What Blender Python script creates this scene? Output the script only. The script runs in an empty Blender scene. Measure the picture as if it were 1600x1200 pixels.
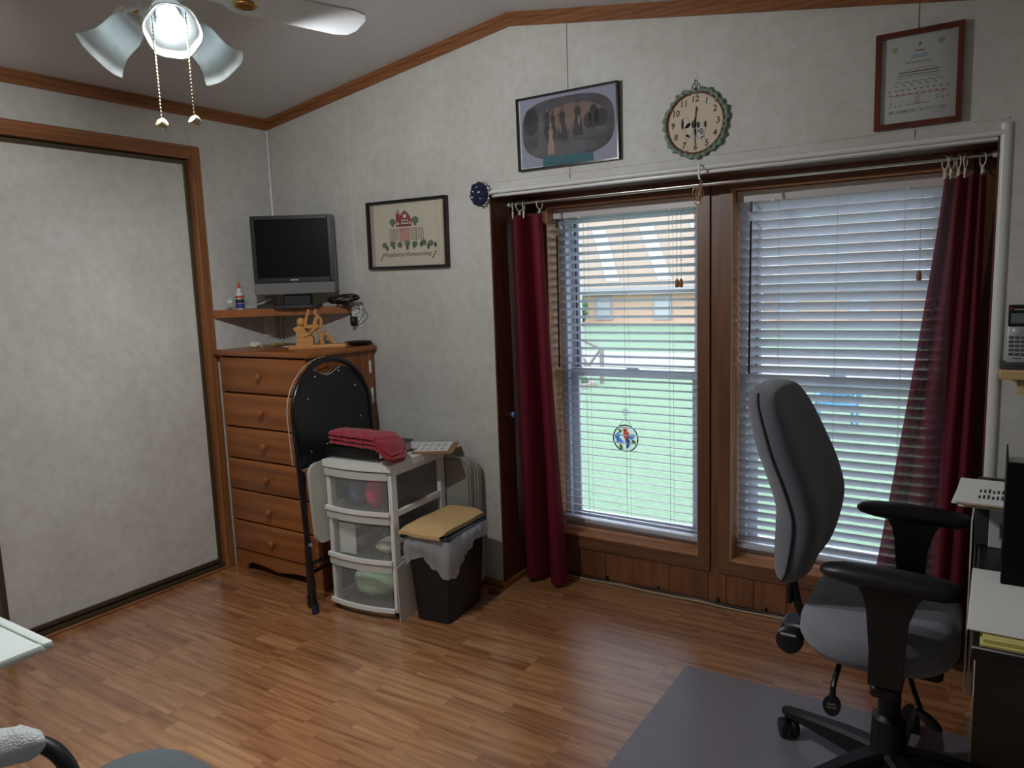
import bpy, bmesh, math, random
from mathutils import Matrix, Vector, noise
random.seed(7)
PI = math.pi
S = bpy.context.scene
C = S.collection

# ------------------------------------------------------------------ camera
YAW, PITCH, ROLL = -0.57936, 0.1335, -0.03517
CAM = Vector((3.27426, -2.73133, 1.39616))
FPX = 1166.37
fwd = Vector((math.sin(YAW) * math.cos(PITCH), math.cos(YAW) * math.cos(PITCH), -math.sin(PITCH)))
rgt = Vector((math.cos(YAW), -math.sin(YAW), 0))
upv = rgt.cross(fwd)
r2 = math.cos(ROLL) * rgt + math.sin(ROLL) * upv
u2 = -math.sin(ROLL) * rgt + math.cos(ROLL) * upv
cd = bpy.data.cameras.new('camera')
cd.sensor_width = 36; cd.sensor_fit = 'HORIZONTAL'; cd.lens = FPX / 1600 * 36
cd.clip_start = 0.02; cd.clip_end = 400
cam = bpy.data.objects.new('camera', cd); C.objects.link(cam)
M = Matrix((r2, u2, -fwd)).transposed().to_4x4(); M.translation = CAM
cam.matrix_world = M
S.camera = cam

# ------------------------------------------------------------------ light
SKY = 2.2
BULB = 2.6          # visible glow of each bulb
LAMP_W = 16.0        # light given off by each of the three bulbs
S.view_settings.view_transform = 'Standard'; S.view_settings.look = 'None'
S.view_settings.gamma = 1; S.view_settings.use_curve_mapping = False
S.view_settings.exposure = 1.1
S.cycles.use_denoising = True
S.cycles.max_bounces = 10; S.cycles.diffuse_bounces = 5; S.cycles.transparent_max_bounces = 24
S.cycles.sample_clamp_indirect = 6
w = bpy.data.worlds.new('overcast'); S.world = w; w.use_nodes = True
wn = w.node_tree.nodes; wl = w.node_tree.links
bg = wn['Background']
tc = wn.new('ShaderNodeTexCoord'); sx = wn.new('ShaderNodeSeparateXYZ'); cr = wn.new('ShaderNodeValToRGB')
wl.new(tc.outputs['Generated'], sx.inputs[0]); wl.new(sx.outputs['Z'], cr.inputs[0]); wl.new(cr.outputs[0], bg.inputs[0])
cr.color_ramp.elements[0].position = 0.0; cr.color_ramp.elements[0].color = (0.82, 0.90, 0.98, 1)
cr.color_ramp.elements[1].position = 1.0; cr.color_ramp.elements[1].color = (0.80, 0.88, 1.0, 1)
bg.inputs[1].default_value = SKY
for i, (x0, x1) in enumerate(((1.53, 2.23), (2.37, 3.12))):       # portals only guide sky sampling through the two windows
    ld = bpy.data.lights.new('window_portal', 'AREA'); ld.shape = 'RECTANGLE'
    ld.size = x1 - x0; ld.size_y = 1.5; ld.cycles.is_portal = True
    lo = bpy.data.objects.new('window_portal', ld); C.objects.link(lo)
    lo.location = ((x0 + x1) / 2, 0.50, 0.97); lo.rotation_euler = (-PI / 2, 0, 0)

# ------------------------------------------------------------------ helpers
def lin(r, g, b):
    f = lambda c: (c / 255 / 12.92) if c / 255 <= 0.04045 else ((c / 255 + 0.055) / 1.055) ** 2.4
    return (f(r), f(g), f(b), 1)

def newmat(name):
    m = bpy.data.materials.new(name); m.use_nodes = True
    return m, m.node_tree.nodes, m.node_tree.links, m.node_tree.nodes['Principled BSDF']

def coords(n, l, scale=(1, 1, 1), kind='Object'):
    t = n.new('ShaderNodeTexCoord'); mp = n.new('ShaderNodeMapping'); mp.inputs['Scale'].default_value = scale
    l.new(t.outputs[kind], mp.inputs[0]); return mp

def ramp(n, stops):
    r = n.new('ShaderNodeValToRGB'); e = r.color_ramp.elements
    while len(e) < len(stops): e.new(0.5)
    for i, (p, c) in enumerate(stops): e[i].position = p; e[i].color = c
    return r

def mat(name, rgb, rough=0.6, metal=0.0, var=0.0, vscale=8.0, bump=0.0, bscale=200.0, emit=0.0, sheen=0.0, coat=0.0, stretch=(1, 1, 1)):
    m, n, l, p = newmat(name)
    c = lin(*rgb)
    p.inputs['Base Color'].default_value = c
    p.inputs['Roughness'].default_value = rough; p.inputs['Metallic'].default_value = metal
    p.inputs['Sheen Weight'].default_value = sheen; p.inputs['Coat Weight'].default_value = coat
    mp = coords(n, l, stretch)
    if var:
        nz = n.new('ShaderNodeTexNoise'); nz.inputs['Scale'].default_value = vscale; nz.inputs['Detail'].default_value = 5
        l.new(mp.outputs[0], nz.inputs['Vector'])
        lo = tuple(x * (1 - var) for x in c[:3]) + (1,); hi = tuple(min(1, x * (1 + var)) for x in c[:3]) + (1,)
        r = ramp(n, [(0.3, lo), (0.7, hi)]); l.new(nz.outputs['Fac'], r.inputs[0]); l.new(r.outputs[0], p.inputs['Base Color'])
    if bump:
        nb = n.new('ShaderNodeTexNoise'); nb.inputs['Scale'].default_value = bscale; nb.inputs['Detail'].default_value = 3
        l.new(mp.outputs[0], nb.inputs['Vector'])
        b = n.new('ShaderNodeBump'); b.inputs['Strength'].default_value = bump; b.inputs['Distance'].default_value = 0.004
        l.new(nb.outputs['Fac'], b.inputs['Height']); l.new(b.outputs[0], p.inputs['Normal'])
    if emit:
        p.inputs['Emission Color'].default_value = c; p.inputs['Emission Strength'].default_value = emit
    return m

def wood(name, a, b, axis=0, freq=14.0, rough=0.4, rnd=False, dark=None):
    """grain runs along the given object axis"""
    m, n, l, p = newmat(name)
    sc = [freq, freq, freq]; sc[axis] = freq * 0.07
    mp = coords(n, l, tuple(sc))
    if rnd:
        oi = n.new('ShaderNodeObjectInfo'); ml = n.new('ShaderNodeVectorMath'); ml.operation = 'SCALE'
        ml.inputs[0].default_value = (37, 91, 53); l.new(oi.outputs['Random'], ml.inputs['Scale']); l.new(ml.outputs[0], mp.inputs['Location'])
    nz = n.new('ShaderNodeTexNoise'); nz.inputs['Scale'].default_value = 1.6; nz.inputs['Detail'].default_value = 7; nz.inputs['Distortion'].default_value = 1.1
    l.new(mp.outputs[0], nz.inputs['Vector'])
    wv = n.new('ShaderNodeTexWave'); wv.wave_type = 'RINGS'; wv.inputs['Scale'].default_value = 0.8; wv.inputs['Distortion'].default_value = 5
    wv.inputs['Detail'].default_value = 3; l.new(mp.outputs[0], wv.inputs['Vector'])
    mx = n.new('ShaderNodeMix'); mx.data_type = 'FLOAT'; mx.inputs[0].default_value = 0.22
    l.new(nz.outputs['Fac'], mx.inputs[2]); l.new(wv.outputs['Fac'], mx.inputs[3])
    st = [(0.25, lin(*a)), (0.72, lin(*b))]
    if dark: st = [(0.15, lin(*dark)), (0.4, lin(*a)), (0.75, lin(*b))]
    r = ramp(n, st); l.new(mx.outputs[0], r.inputs[0]); l.new(r.outputs[0], p.inputs['Base Color'])
    bp = n.new('ShaderNodeBump'); bp.inputs['Strength'].default_value = 0.05; bp.inputs['Distance'].default_value = 0.001
    l.new(mx.outputs[0], bp.inputs['Height']); l.new(bp.outputs[0], p.inputs['Normal'])
    p.inputs['Roughness'].default_value = rough
    return m

def see_through(name, rgb, trans=0.3, transl=0.3, rough=0.4):
    """frosted sheet or cloth: diffuse + translucent + a share that lets light straight through"""
    m, n, l, p = newmat(name); c = lin(*rgb)
    p.inputs['Base Color'].default_value = c; p.inputs['Roughness'].default_value = rough
    tl = n.new('ShaderNodeBsdfTranslucent'); tl.inputs[0].default_value = c
    tr = n.new('ShaderNodeBsdfTransparent')
    a = n.new('ShaderNodeMixShader'); a.inputs[0].default_value = transl
    b = n.new('ShaderNodeMixShader'); b.inputs[0].default_value = trans
    l.new(p.outputs[0], a.inputs[1]); l.new(tl.outputs[0], a.inputs[2])
    l.new(a.outputs[0], b.inputs[1]); l.new(tr.outputs[0], b.inputs[2])
    l.new(b.outputs[0], n['Material Output'].inputs[0])
    return m

def glass(name, refl=0.06, tint=(1, 1, 1, 1)):
    m, n, l, p = newmat(name)
    tr = n.new('ShaderNodeBsdfTransparent'); tr.inputs[0].default_value = tint
    gl = n.new('ShaderNodeBsdfGlossy'); gl.inputs['Roughness'].default_value = 0.01
    lw = n.new('ShaderNodeLayerWeight'); lw.inputs[0].default_value = 0.25
    mm = n.new('ShaderNodeMath'); mm.operation = 'MULTIPLY_ADD'; mm.inputs[1].default_value = 0.5; mm.inputs[2].default_value = refl
    l.new(lw.outputs['Fresnel'], mm.inputs[0])
    a = n.new('ShaderNodeMixShader'); l.new(mm.outputs[0], a.inputs[0])
    l.new(tr.outputs[0], a.inputs[1]); l.new(gl.outputs[0], a.inputs[2]); l.new(a.outputs[0], n['Material Output'].inputs[0])
    return m

class MB:
    def __init__(s): s.v = []; s.f = []
    def add(s, vs, fs):
        o = len(s.v); s.v += [tuple(q) for q in vs]; s.f += [tuple(i + o for i in q) for q in fs]; return s
    def box(s, x0, x1, y0, y1, z0, z1, bev=0.0, seg=1):
        x0, x1 = min(x0, x1), max(x0, x1); y0, y1 = min(y0, y1), max(y0, y1); z0, z1 = min(z0, z1), max(z0, z1)
        vs = [(x, y, z) for x in (x0, x1) for y in (y0, y1) for z in (z0, z1)]
        fs = [(0, 1, 3, 2), (4, 6, 7, 5), (0, 4, 5, 1), (2, 3, 7, 6), (0, 2, 6, 4), (1, 5, 7, 3)]
        if bev:
            bev = min(bev, (x1 - x0) * .49, (y1 - y0) * .49, (z1 - z0) * .49)
            bm = bmesh.new(); bv = [bm.verts.new(q) for q in vs]
            for q in fs: bm.faces.new([bv[i] for i in q])
            bmesh.ops.bevel(bm, geom=bm.edges[:], offset=bev, segments=seg, profile=0.5, affect='EDGES')
            bm.verts.index_update()
            vs = [q.co[:] for q in bm.verts]; fs = [[q.index for q in g.verts] for g in bm.faces]; bm.free()
        return s.add(vs, fs)
    def grid(s, rows, cu=False, cv=False, caps=False):
        nu = len(rows); nv = len(rows[0]); vs = [q for r in rows for q in r]; fs = []
        for i in range(nu if cu else nu - 1):
            for j in range(nv if cv else nv - 1):
                a = i * nv + j; b = i * nv + (j + 1) % nv; k = (i + 1) % nu
                fs.append((a, b, k * nv + (j + 1) % nv, k * nv + j))
        if caps: fs.append(tuple(range(nv - 1, -1, -1))); fs.append(tuple((nu - 1) * nv + j for j in range(nv)))
        return s.add(vs, fs)
    def tube(s, pts, r, n=8, closed=False):
        pts = [Vector(p) for p in pts]; N = len(pts); rows = []; nrm = None
        for i, p in enumerate(pts):
            if closed: t = pts[(i + 1) % N] - pts[i - 1]
            else: t = pts[min(i + 1, N - 1)] - pts[max(i - 1, 0)]
            if t.length < 1e-9: t = Vector((0, 0, 1))
            t.normalize()
            if nrm is None: nrm = t.orthogonal().normalized()
            else:
                nrm = nrm - t * nrm.dot(t)
                nrm = nrm.normalized() if nrm.length > 1e-6 else t.orthogonal().normalized()
            bn = t.cross(nrm); rr = r[i] if isinstance(r, (list, tuple)) else r
            rows.append([tuple(p + nrm * math.cos(2 * PI * k / n) * rr + bn * math.sin(2 * PI * k / n) * rr) for k in range(n)])
        return s.grid(rows, cu=closed, cv=True, caps=not closed)
    def cyl(s, a, b, r, r1=None, n=16): return s.tube([a, b], [r, r if r1 is None else r1], n)
    def lathe(s, prof, n=24, c=(0, 0, 0), m=None):
        rows = []
        for (r, z) in prof:
            row = []
            for k in range(n):
                q = Vector((max(r, 1e-5) * math.cos(2 * PI * k / n), max(r, 1e-5) * math.sin(2 * PI * k / n), z))
                if m is not None: q = m @ q
                row.append(tuple(q + Vector(c)))
            rows.append(row)
        return s.grid(rows, cv=True, caps=True)
    def prism(s, poly, d0, d1, plane='xz'):
        f = {'xz': lambda u, v, w: (u, w, v), 'xy': lambda u, v, w: (u, v, w), 'yz': lambda u, v, w: (w, u, v)}[plane]
        n = len(poly); vs = [f(u, v, d0) for u, v in poly] + [f(u, v, d1) for u, v in poly]
        fs = [tuple(range(n)), tuple(range(2 * n - 1, n - 1, -1))] + [(i, (i + 1) % n, n + (i + 1) % n, n + i) for i in range(n)]
        return s.add(vs, fs)
    def ell(s, c, rx, ry, rz, n=16, m=10):
        return s.add([(c[0] + rx * math.sin(PI * i / m) * math.cos(2 * PI * k / n), c[1] + ry * math.sin(PI * i / m) * math.sin(2 * PI * k / n), c[2] + rz * math.cos(PI * i / m))
                      for i in range(1, m) for k in range(n)] + [(c[0], c[1], c[2] + rz), (c[0], c[1], c[2] - rz)],
                     [(i * n + k, i * n + (k + 1) % n, (i + 1) * n + (k + 1) % n, (i + 1) * n + k) for i in range(m - 2) for k in range(n)] +
                     [((m - 1) * n, (k + 1) % n, k) for k in range(n)] + [((m - 1) * n + 1, (m - 2) * n + k, (m - 2) * n + (k + 1) % n) for k in range(n)])
    def torus(s, c, R, r, axis='y', n=20, k=6, a0=0.0, a1=2 * PI):
        full = abs(a1 - a0 - 2 * PI) < 1e-6; pts = []
        for i in range(n if full else n + 1):
            t = a0 + (a1 - a0) * i / n; u, v = R * math.cos(t), R * math.sin(t)
            pts.append({'y': (c[0] + u, c[1], c[2] + v), 'x': (c[0], c[1] + u, c[2] + v), 'z': (c[0] + u, c[1] + v, c[2])}[axis])
        return s.tube(pts, r, k, closed=full)
    def xf(s, m): s.v = [tuple(m @ Vector(q)) for q in s.v]; return s
    def jitter(s, amp, sc):
        s.v = [tuple(Vector(q) + noise.noise_vector(Vector(q) * sc) * amp) for q in s.v]; return s
    def mesh(s, name, smooth=40):
        me = bpy.data.meshes.new(name); me.from_pydata(s.v, [], s.f)
        bm = bmesh.new(); bm.from_mesh(me); bmesh.ops.recalc_face_normals(bm, faces=bm.faces[:]); bm.to_mesh(me); bm.free()
        if smooth:
            me.polygons.foreach_set('use_smooth', [True] * len(me.polygons)); me.set_sharp_from_angle(angle=math.radians(smooth))
        me.update(); return me
    def build(s, name, m, parent=None, world=False, smooth=40, label=None):
        if world and parent is not None: s.xf(FR[parent.name].inverted())
        me = s.mesh(name, smooth); me.materials.append(m)
        o = bpy.data.objects.new(name, me); C.objects.link(o)
        if parent is not None: o.parent = parent
        if label: o['label'] = label
        FR[o.name] = FR[parent.name] if parent is not None and parent.name in FR else Matrix.Identity(4)
        return o
FR = {}

def tag(o, label, cat, group=None):
    o['label'] = label; o['category'] = cat
    if group: o['group'] = group
    return o
def thing(name, label, cat, loc=(0, 0, 0), rz=0.0, group=None, rot=None):
    o = bpy.data.objects.new(name, None); C.objects.link(o); o.empty_display_size = 0.05
    o.location = loc; o.rotation_euler = rot if rot else (0, 0, rz)
    from mathutils import Euler
    FR[o.name] = Matrix.Translation(loc) @ Euler(rot if rot else (0, 0, rz)).to_matrix().to_4x4()
    return tag(o, label, cat, group)
def struct(o): o['kind'] = 'structure'; return o
def single(mb, name, m, label, cat, loc=(0, 0, 0), rz=0.0, group=None, smooth=40, rot=None):
    o = mb.build(name, m, smooth=smooth); o.location = loc; o.rotation_euler = rot if rot else (0, 0, rz)
    return tag(o, label, cat, group)
def copy_tree(o, parent=None):
    c = o.copy(); C.objects.link(c); c.parent = parent
    for ch in [k for k in bpy.data.objects if k.parent == o]: copy_tree(ch, c)
    return c
def text(s, size, shear=0.0, bold=0.0, align='CENTER'):
    """flat lettering in the local xz plane, facing -y"""
    cu = bpy.data.curves.new('lettering', 'FONT'); cu.body = s; cu.size = size; cu.align_x = align; cu.shear = shear; cu.offset = bold
    cu.resolution_u = 2
    ob = bpy.data.objects.new('lettering', cu); me = ob.to_mesh()
    mb = MB(); mb.add([(q.co.x, 0.0, q.co.y) for q in me.vertices], [tuple(q.vertices) for q in me.polygons])
    ob.to_mesh_clear(); bpy.data.objects.remove(ob); bpy.data.curves.remove(cu)
    return mb
def shift(mb, dx, dy, dz): return mb.xf(Matrix.Translation((dx, dy, dz)))
def rrect(x0, x1, z0, z1, r, n=5):
    out = []
    for cx, cz, a in ((x1 - r, z1 - r, 0), (x0 + r, z1 - r, PI / 2), (x0 + r, z0 + r, PI), (x1 - r, z0 + r, 1.5 * PI)):
        for i in range(n + 1):
            t = a + PI / 2 * i / n; out.append((cx + r * math.cos(t), cz + r * math.sin(t)))
    return out
def lerp(a, b, t): return a + (b - a) * t
def smoothpath(pts, k=6):
    P = [Vector(p) for p in pts]; out = []
    for i in range(len(P) - 1):
        p0, p1, p2, p3 = P[max(i - 1, 0)], P[i], P[i + 1], P[min(i + 2, len(P) - 1)]
        for j in range(k):
            t = j / k
            out.append(0.5 * ((2 * p1) + (p2 - p0) * t + (2 * p0 - 5 * p1 + 4 * p2 - p3) * t * t + (3 * p1 - p0 - 3 * p2 + p3) * t ** 3))
    return out + [P[-1]]

# ------------------------------------------------------------------ materials
def wall_mat():
    m, n, l, p = newmat('wallpaper')
    mp = coords(n, l, (1, 1, 1))
    a = n.new('ShaderNodeTexNoise'); a.inputs['Scale'].default_value = 22; a.inputs['Detail'].default_value = 8; a.inputs['Roughness'].default_value = 0.65
    l.new(mp.outputs[0], a.inputs['Vector'])
    r = ramp(n, [(0.3, lin(190, 187, 179)), (0.5, lin(199, 197, 190)), (0.72, lin(206, 205, 199))]); l.new(a.outputs['Fac'], r.inputs[0])
    b = n.new('ShaderNodeTexNoise'); b.inputs['Scale'].default_value = 3.5; b.inputs['Detail'].default_value = 3; l.new(mp.outputs[0], b.inputs['Vector'])
    mx = n.new('ShaderNodeMix'); mx.data_type = 'RGBA'; mx.blend_type = 'MULTIPLY'; mx.inputs[0].default_value = 0.35
    r2_ = ramp(n, [(0.35, lin(222, 216, 214)), (0.65, (1, 1, 1, 1))]); l.new(b.outputs['Fac'], r2_.inputs[0])
    l.new(r.outputs[0], mx.inputs[6]); l.new(r2_.outputs[0], mx.inputs[7]); l.new(mx.outputs[2], p.inputs['Base Color'])
    bp = n.new('ShaderNodeBump'); bp.inputs['Strength'].default_value = 0.15; bp.inputs['Distance'].default_value = 0.002
    l.new(a.outputs['Fac'], bp.inputs['Height']); l.new(bp.outputs[0], p.inputs['Normal']); p.inputs['Roughness'].default_value = 0.55
    return m
def floor_mat():
    m, n, l, p = newmat('laminate')
    mp = coords(n, l, (1, 1, 1))
    oi = n.new('ShaderNodeObjectInfo'); ml = n.new('ShaderNodeVectorMath'); ml.operation = 'SCALE'
    ml.inputs[0].default_value = (13.7, 0, 0); l.new(oi.outputs['Random'], ml.inputs['Scale']); l.new(ml.outputs[0], mp.inputs['Location'])
    bk = n.new('ShaderNodeTexBrick'); bk.offset = 0.37; bk.inputs['Scale'].default_value = 1; bk.inputs['Brick Width'].default_value = 0.42
    bk.inputs['Row Height'].default_value = 0.0633; bk.inputs['Mortar Size'].default_value = 0.0006; bk.inputs['Bias'].default_value = 0
    bk.inputs['Color1'].default_value = (0, 0, 0, 1); bk.inputs['Color2'].default_value = (1, 1, 1, 1); bk.inputs['Mortar'].default_value = (0.2, 0.2, 0.2, 1)
    l.new(mp.outputs[0], bk.inputs['Vector'])
    sv = n.new('ShaderNodeVectorMath'); sv.operation = 'MULTIPLY'; sv.inputs[1].default_value = (2.0, 17, 1); l.new(mp.outputs[0], sv.inputs[0])
    ad = n.new('ShaderNodeVectorMath'); ad.operation = 'MULTIPLY_ADD'; ad.inputs[1].default_value = (9, 5, 3)
    l.new(bk.outputs['Color'], ad.inputs[0]); l.new(sv.outputs[0], ad.inputs[2])
    nz = n.new('ShaderNodeTexNoise'); nz.inputs['Scale'].default_value = 1.0; nz.inputs['Detail'].default_value = 6; nz.inputs['Distortion'].default_value = 1.6
    l.new(ad.outputs[0], nz.inputs['Vector'])
    wv = n.new('ShaderNodeTexWave'); wv.wave_type = 'BANDS'; wv.bands_direction = 'Y'; wv.inputs['Scale'].default_value = 0.35
    wv.inputs['Distortion'].default_value = 9; wv.inputs['Detail'].default_value = 2; wv.inputs['Detail Scale'].default_value = 0.8; l.new(ad.outputs[0], wv.inputs['Vector'])
    r1 = ramp(n, [(0.0, lin(168, 117, 78)), (0.5, lin(182, 130, 87)), (1.0, lin(194, 145, 99))]); l.new(bk.outputs['Color'], r1.inputs[0])
    rg = ramp(n, [(0.3, lin(190, 160, 130)), (0.6, (1, 1, 1, 1))]); l.new(nz.outputs['Fac'], rg.inputs[0])
    rw = ramp(n, [(0.0, lin(196, 170, 148)), (0.35, (1, 1, 1, 1)), (0.9, (1, 1, 1, 1))]); l.new(wv.outputs['Fac'], rw.inputs[0])
    m1 = n.new('ShaderNodeMix'); m1.data_type = 'RGBA'; m1.blend_type = 'MULTIPLY'; m1.inputs[0].default_value = 0.8
    l.new(r1.outputs[0], m1.inputs[6]); l.new(rg.outputs[0], m1.inputs[7])
    m2 = n.new('ShaderNodeMix'); m2.data_type = 'RGBA'; m2.blend_type = 'MULTIPLY'; m2.inputs[0].default_value = 0.5
    l.new(m1.outputs[2], m2.inputs[6]); l.new(rw.outputs[0], m2.inputs[7])
    l.new(m2.outputs[2], p.inputs['Base Color'])
    p.inputs['Roughness'].default_value = 0.34
    p.inputs['Coat Weight'].default_value = 1.0; p.inputs['Coat Roughness'].default_value = 0.22; p.inputs['Coat IOR'].default_value = 2.2
    return m
WALL = wall_mat(); FLOOR = floor_mat()
CEIL = mat('stipple_ceiling', (196, 194, 192), 0.9, var=0.05, vscale=120, bump=0.9, bscale=170)
OAK = wood('oak_trim', (112, 68, 36), (150, 96, 56), 0, 20, 0.42)
OAKV = wood('oak_trim_upright', (112, 68, 36), (150, 96, 56), 2, 20, 0.42)
OAKY = wood('oak_trim_deep', (112, 68, 36), (150, 96, 56), 1, 20, 0.42)
DARKW = wood('dark_jamb_wood', (74, 40, 26), (104, 60, 40), 2, 16, 0.4)
CASE = wood('casing_wood', (102, 66, 44), (132, 88, 60), 0, 20, 0.4)
CASEV = wood('casing_wood_upright', (102, 66, 44), (132, 88, 60), 2, 20, 0.4)
PANEL = wood('panel_wood', (104, 62, 36), (140, 88, 54), 2, 15, 0.42, rnd=True)
PINE = wood('pine_front', (134, 76, 34), (162, 98, 48), 0, 9, 0.4, rnd=True, dark=(104, 56, 25))
PINEV = wood('pine_side', (124, 70, 33), (148, 90, 46), 2, 9, 0.4, dark=(104, 56, 26))
PINEX = wood('pine_top', (132, 76, 37), (156, 96, 50), 0, 9, 0.32)
TOYW = wood('toy_wood', (176, 118, 62), (206, 150, 88), 0, 20, 0.5)
WHITE = mat('white_plastic', (226, 226, 220), 0.4)
WTRIM = mat('white_moulding', (214, 214, 210), 0.35)
VINYL = mat('white_vinyl', (188, 192, 204), 0.35)
SLAT = mat('blind_slat', (204, 209, 218), 0.45)
HEADR = mat('blind_headrail', (206, 204, 204), 0.4)
CORD = mat('blind_cord', (196, 196, 190), 0.8)
BLACK = mat('black_plastic', (20, 20, 22), 0.42)
BLACKM = mat('black_enamel', (14, 14, 16), 0.25)
DARKG = mat('dark_grey_plastic', (52, 53, 56), 0.5)
BRONZE = mat('bronze_track', (92, 80, 60), 0.4, metal=0.6)
STEEL = mat('brushed_steel', (190, 188, 180), 0.3, metal=0.9)
CHROME = mat('chrome', (214, 214, 210), 0.15, metal=1.0)
BRASS = mat('brass', (190, 160, 96), 0.25, metal=1.0)
PAPER = mat('white_paper', (222, 222, 218), 0.8)
PAPER2 = mat('grey_paper', (196, 198, 202), 0.8, var=0.05, vscale=60)
INK = mat('ink', (48, 48, 52), 0.8)
GLASS = glass('window_glass', 0.02)
PGLASS = glass('picture_glass', 0.03)
BURG = see_through('burgundy_cloth', (112, 15, 37), 0.0, 0.35, 0.7)
BURG2 = see_through('burgundy_thin_cloth', (108, 14, 36), 0.07, 0.25, 0.7)
FABRIC = mat('charcoal_fabric', (84, 84, 94), 0.95, var=0.14, vscale=260, bump=0.5, bscale=500, sheen=0.3)
FABRIC2 = mat('grey_seat_fabric', (122, 123, 132), 0.95, var=0.1, vscale=260, bump=0.5, bscale=500, sheen=0.3)
FROST = see_through('frosted_plastic', (218, 222, 216), 0.72, 0.3, 0.35)
FROSTD = see_through('frosted_plastic_side', (150, 152, 156), 0.6, 0.3, 0.4)
KNIT = mat('red_knit', (150, 14, 38), 0.95, var=0.2, vscale=90, bump=1.0, bscale=120, sheen=0.4)

# ------------------------------------------------------------------ room shell
H0, XR, ZR, XW, YB = 2.29, 1.536, 2.496, 3.92, -3.7
SL = -0.16
def ceil_z(x): return H0 + (ZR - H0) * x / XR if x < XR else ZR + SL * (x - XR)
XL, XRR, ZO, D = 1.404, 3.257, 1.787, 0.288          # window bay opening, depth

fl = struct(MB().box(-0.85, XW + .1, YB - .1, D + .02, -0.06, -0.0085).build('floor', mat('subfloor', (70, 48, 30), 0.9)))
pl_len, pl_w = 1.21, 0.19
plank_me = {}
row = 0; y = D
while y > YB:
    off = (row * 0.437) % pl_len; x = 0.0 - off
    while x < XW:
        x0, x1 = max(x, -0.001), min(x + pl_len, XW)
        y0 = max(y - pl_w, YB)
        # the bay floor is narrower than the room
        if y0 > -0.02:
            x0, x1 = max(x0, XL), min(x1, XRR)
        if x1 - x0 > 0.02:
            mb = MB().box(0.0002, x1 - x0 - 0.0002, 0.0002, y - y0 - 0.0002, -0.008, 0)
            o = mb.build('plank', FLOOR, fl, smooth=0); o.location = (x0, y0, 0)
        x += pl_len
    y -= pl_w; row += 1

T = 0.12
wb = MB()
wb.prism([(0, -0.06), (XL, -0.06), (XL, ZO), (XRR, ZO), (XRR, -0.06), (XW, -0.06), (XW, ceil_z(XW) + .02), (XR, ZR + .02), (0, H0 + .02)], 0, D, 'xz')
wall_b = struct(wb.build('wall_back', WALL, smooth=0))
SEAM = mat('panel_seam', (96, 94, 90), 0.8)
for x, z0, z1 in ((0.585, 1.14, ceil_z(.585) - .05), (1.802, ZO + .02, ceil_z(1.802) - .05), (3.03, ZO + .02, ceil_z(3.03) - .05)):
    MB().box(x - .0012, x + .0012, -0.0012, 0.001, z0, z1).build('panel_seam', SEAM if x > 1 else WTRIM, wall_b, smooth=0)
MB().box(0.0005, 0.012, -0.012, -0.0005, 1.13, 2.24, .003).build('corner_bead', WTRIM, wall_b, smooth=0)

# closet wall: opening y from YC1 to YC0, up to ZC
YC0, YC1, ZC = -0.468, -2.55, 2.052
wl_ = MB()
wl_.prism([(D, -0.06), (D, H0 + .02), (YB, H0 + .02), (YB, -0.06), (YC1, -0.06), (YC1, ZC), (YC0, ZC), (YC0, -0.06)], -T, 0, 'yz')
wall_l = struct(wl_.build('wall_left', WALL, smooth=0))
struct(MB().box(-0.85, -0.79, YC1 - .1, YC0 + .1, -0.06, ZC + .1).build('wall_closet', WALL, smooth=0))
MB().box(-0.79, -T, YC0, YC0 + .05, -0.06, ZC + .05).build('closet_side', WALL, bpy.data.objects['wall_closet'], smooth=0)
MB().box(-0.79, -T, YC1 - .05, YC1, -0.06, ZC + .05).build('closet_side', WALL, bpy.data.objects['wall_closet'], smooth=0)
MB().box(-0.79, -T, YC1 - .05, YC0 + .05, ZC + .03, ZC + .08).build('closet_ceiling', WALL, bpy.data.objects['wall_closet'], smooth=0)
struct(MB().prism([(YB, -.06), (YB, H0), (D, H0), (D, -.06)], XW, XW + T, 'yz').build('wall_right', WALL, smooth=0))
wf = MB(); wf.prism([(-T, -.06), (XW + T, -.06), (XW + T, ceil_z(XW) + .04), (XR, ZR + .02), (-T, H0 + .02)], YB - T, YB, 'xz')
struct(wf.build('wall_front', WALL, smooth=0))
cl = MB()
cl.prism([(-T, ceil_z(0) - T * .134), (XR, ZR), (XW + T, ceil_z(XW + T)), (XW + T, ceil_z(XW + T) + .1), (XR, ZR + .1), (-T, H0 + .1)], YB - T, D, 'xz')
ceil_o = struct(cl.build('ceiling', CEIL, smooth=0))

# oak trims under the ceiling
def crown(name, a, b, mt, hgt=0.052, dep=0.016):
    # a,b: (x,z) on the back wall; trim hangs below the ceiling line
    (xa, za), (xb, zb) = a, b
    mb = MB(); mb.prism([(xa, za - hgt), (xb, zb - hgt), (xb, zb - hgt * .35), (xa, za - hgt * .35)], -dep * .7, 0, 'xz')
    mb.prism([(xa, za - hgt * .4), (xb, zb - hgt * .4), (xb, zb + .004), (xa, za + .004)], -dep, 0, 'xz')
    return struct(mb.build(name, mt, smooth=0))
crown('trim_1', (0, H0), (XR, ZR), OAK); crown('trim_2', (XR, ZR), (XW, ceil_z(XW)), OAK)
mb = MB().box(0, .016, YB, -0.0005, H0 - .022, H0 + .003).box(0, .011, YB, -0.0005, H0 - .052, H0 - .018)
struct(mb.build('trim_3', OAKY, smooth=0))
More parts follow.
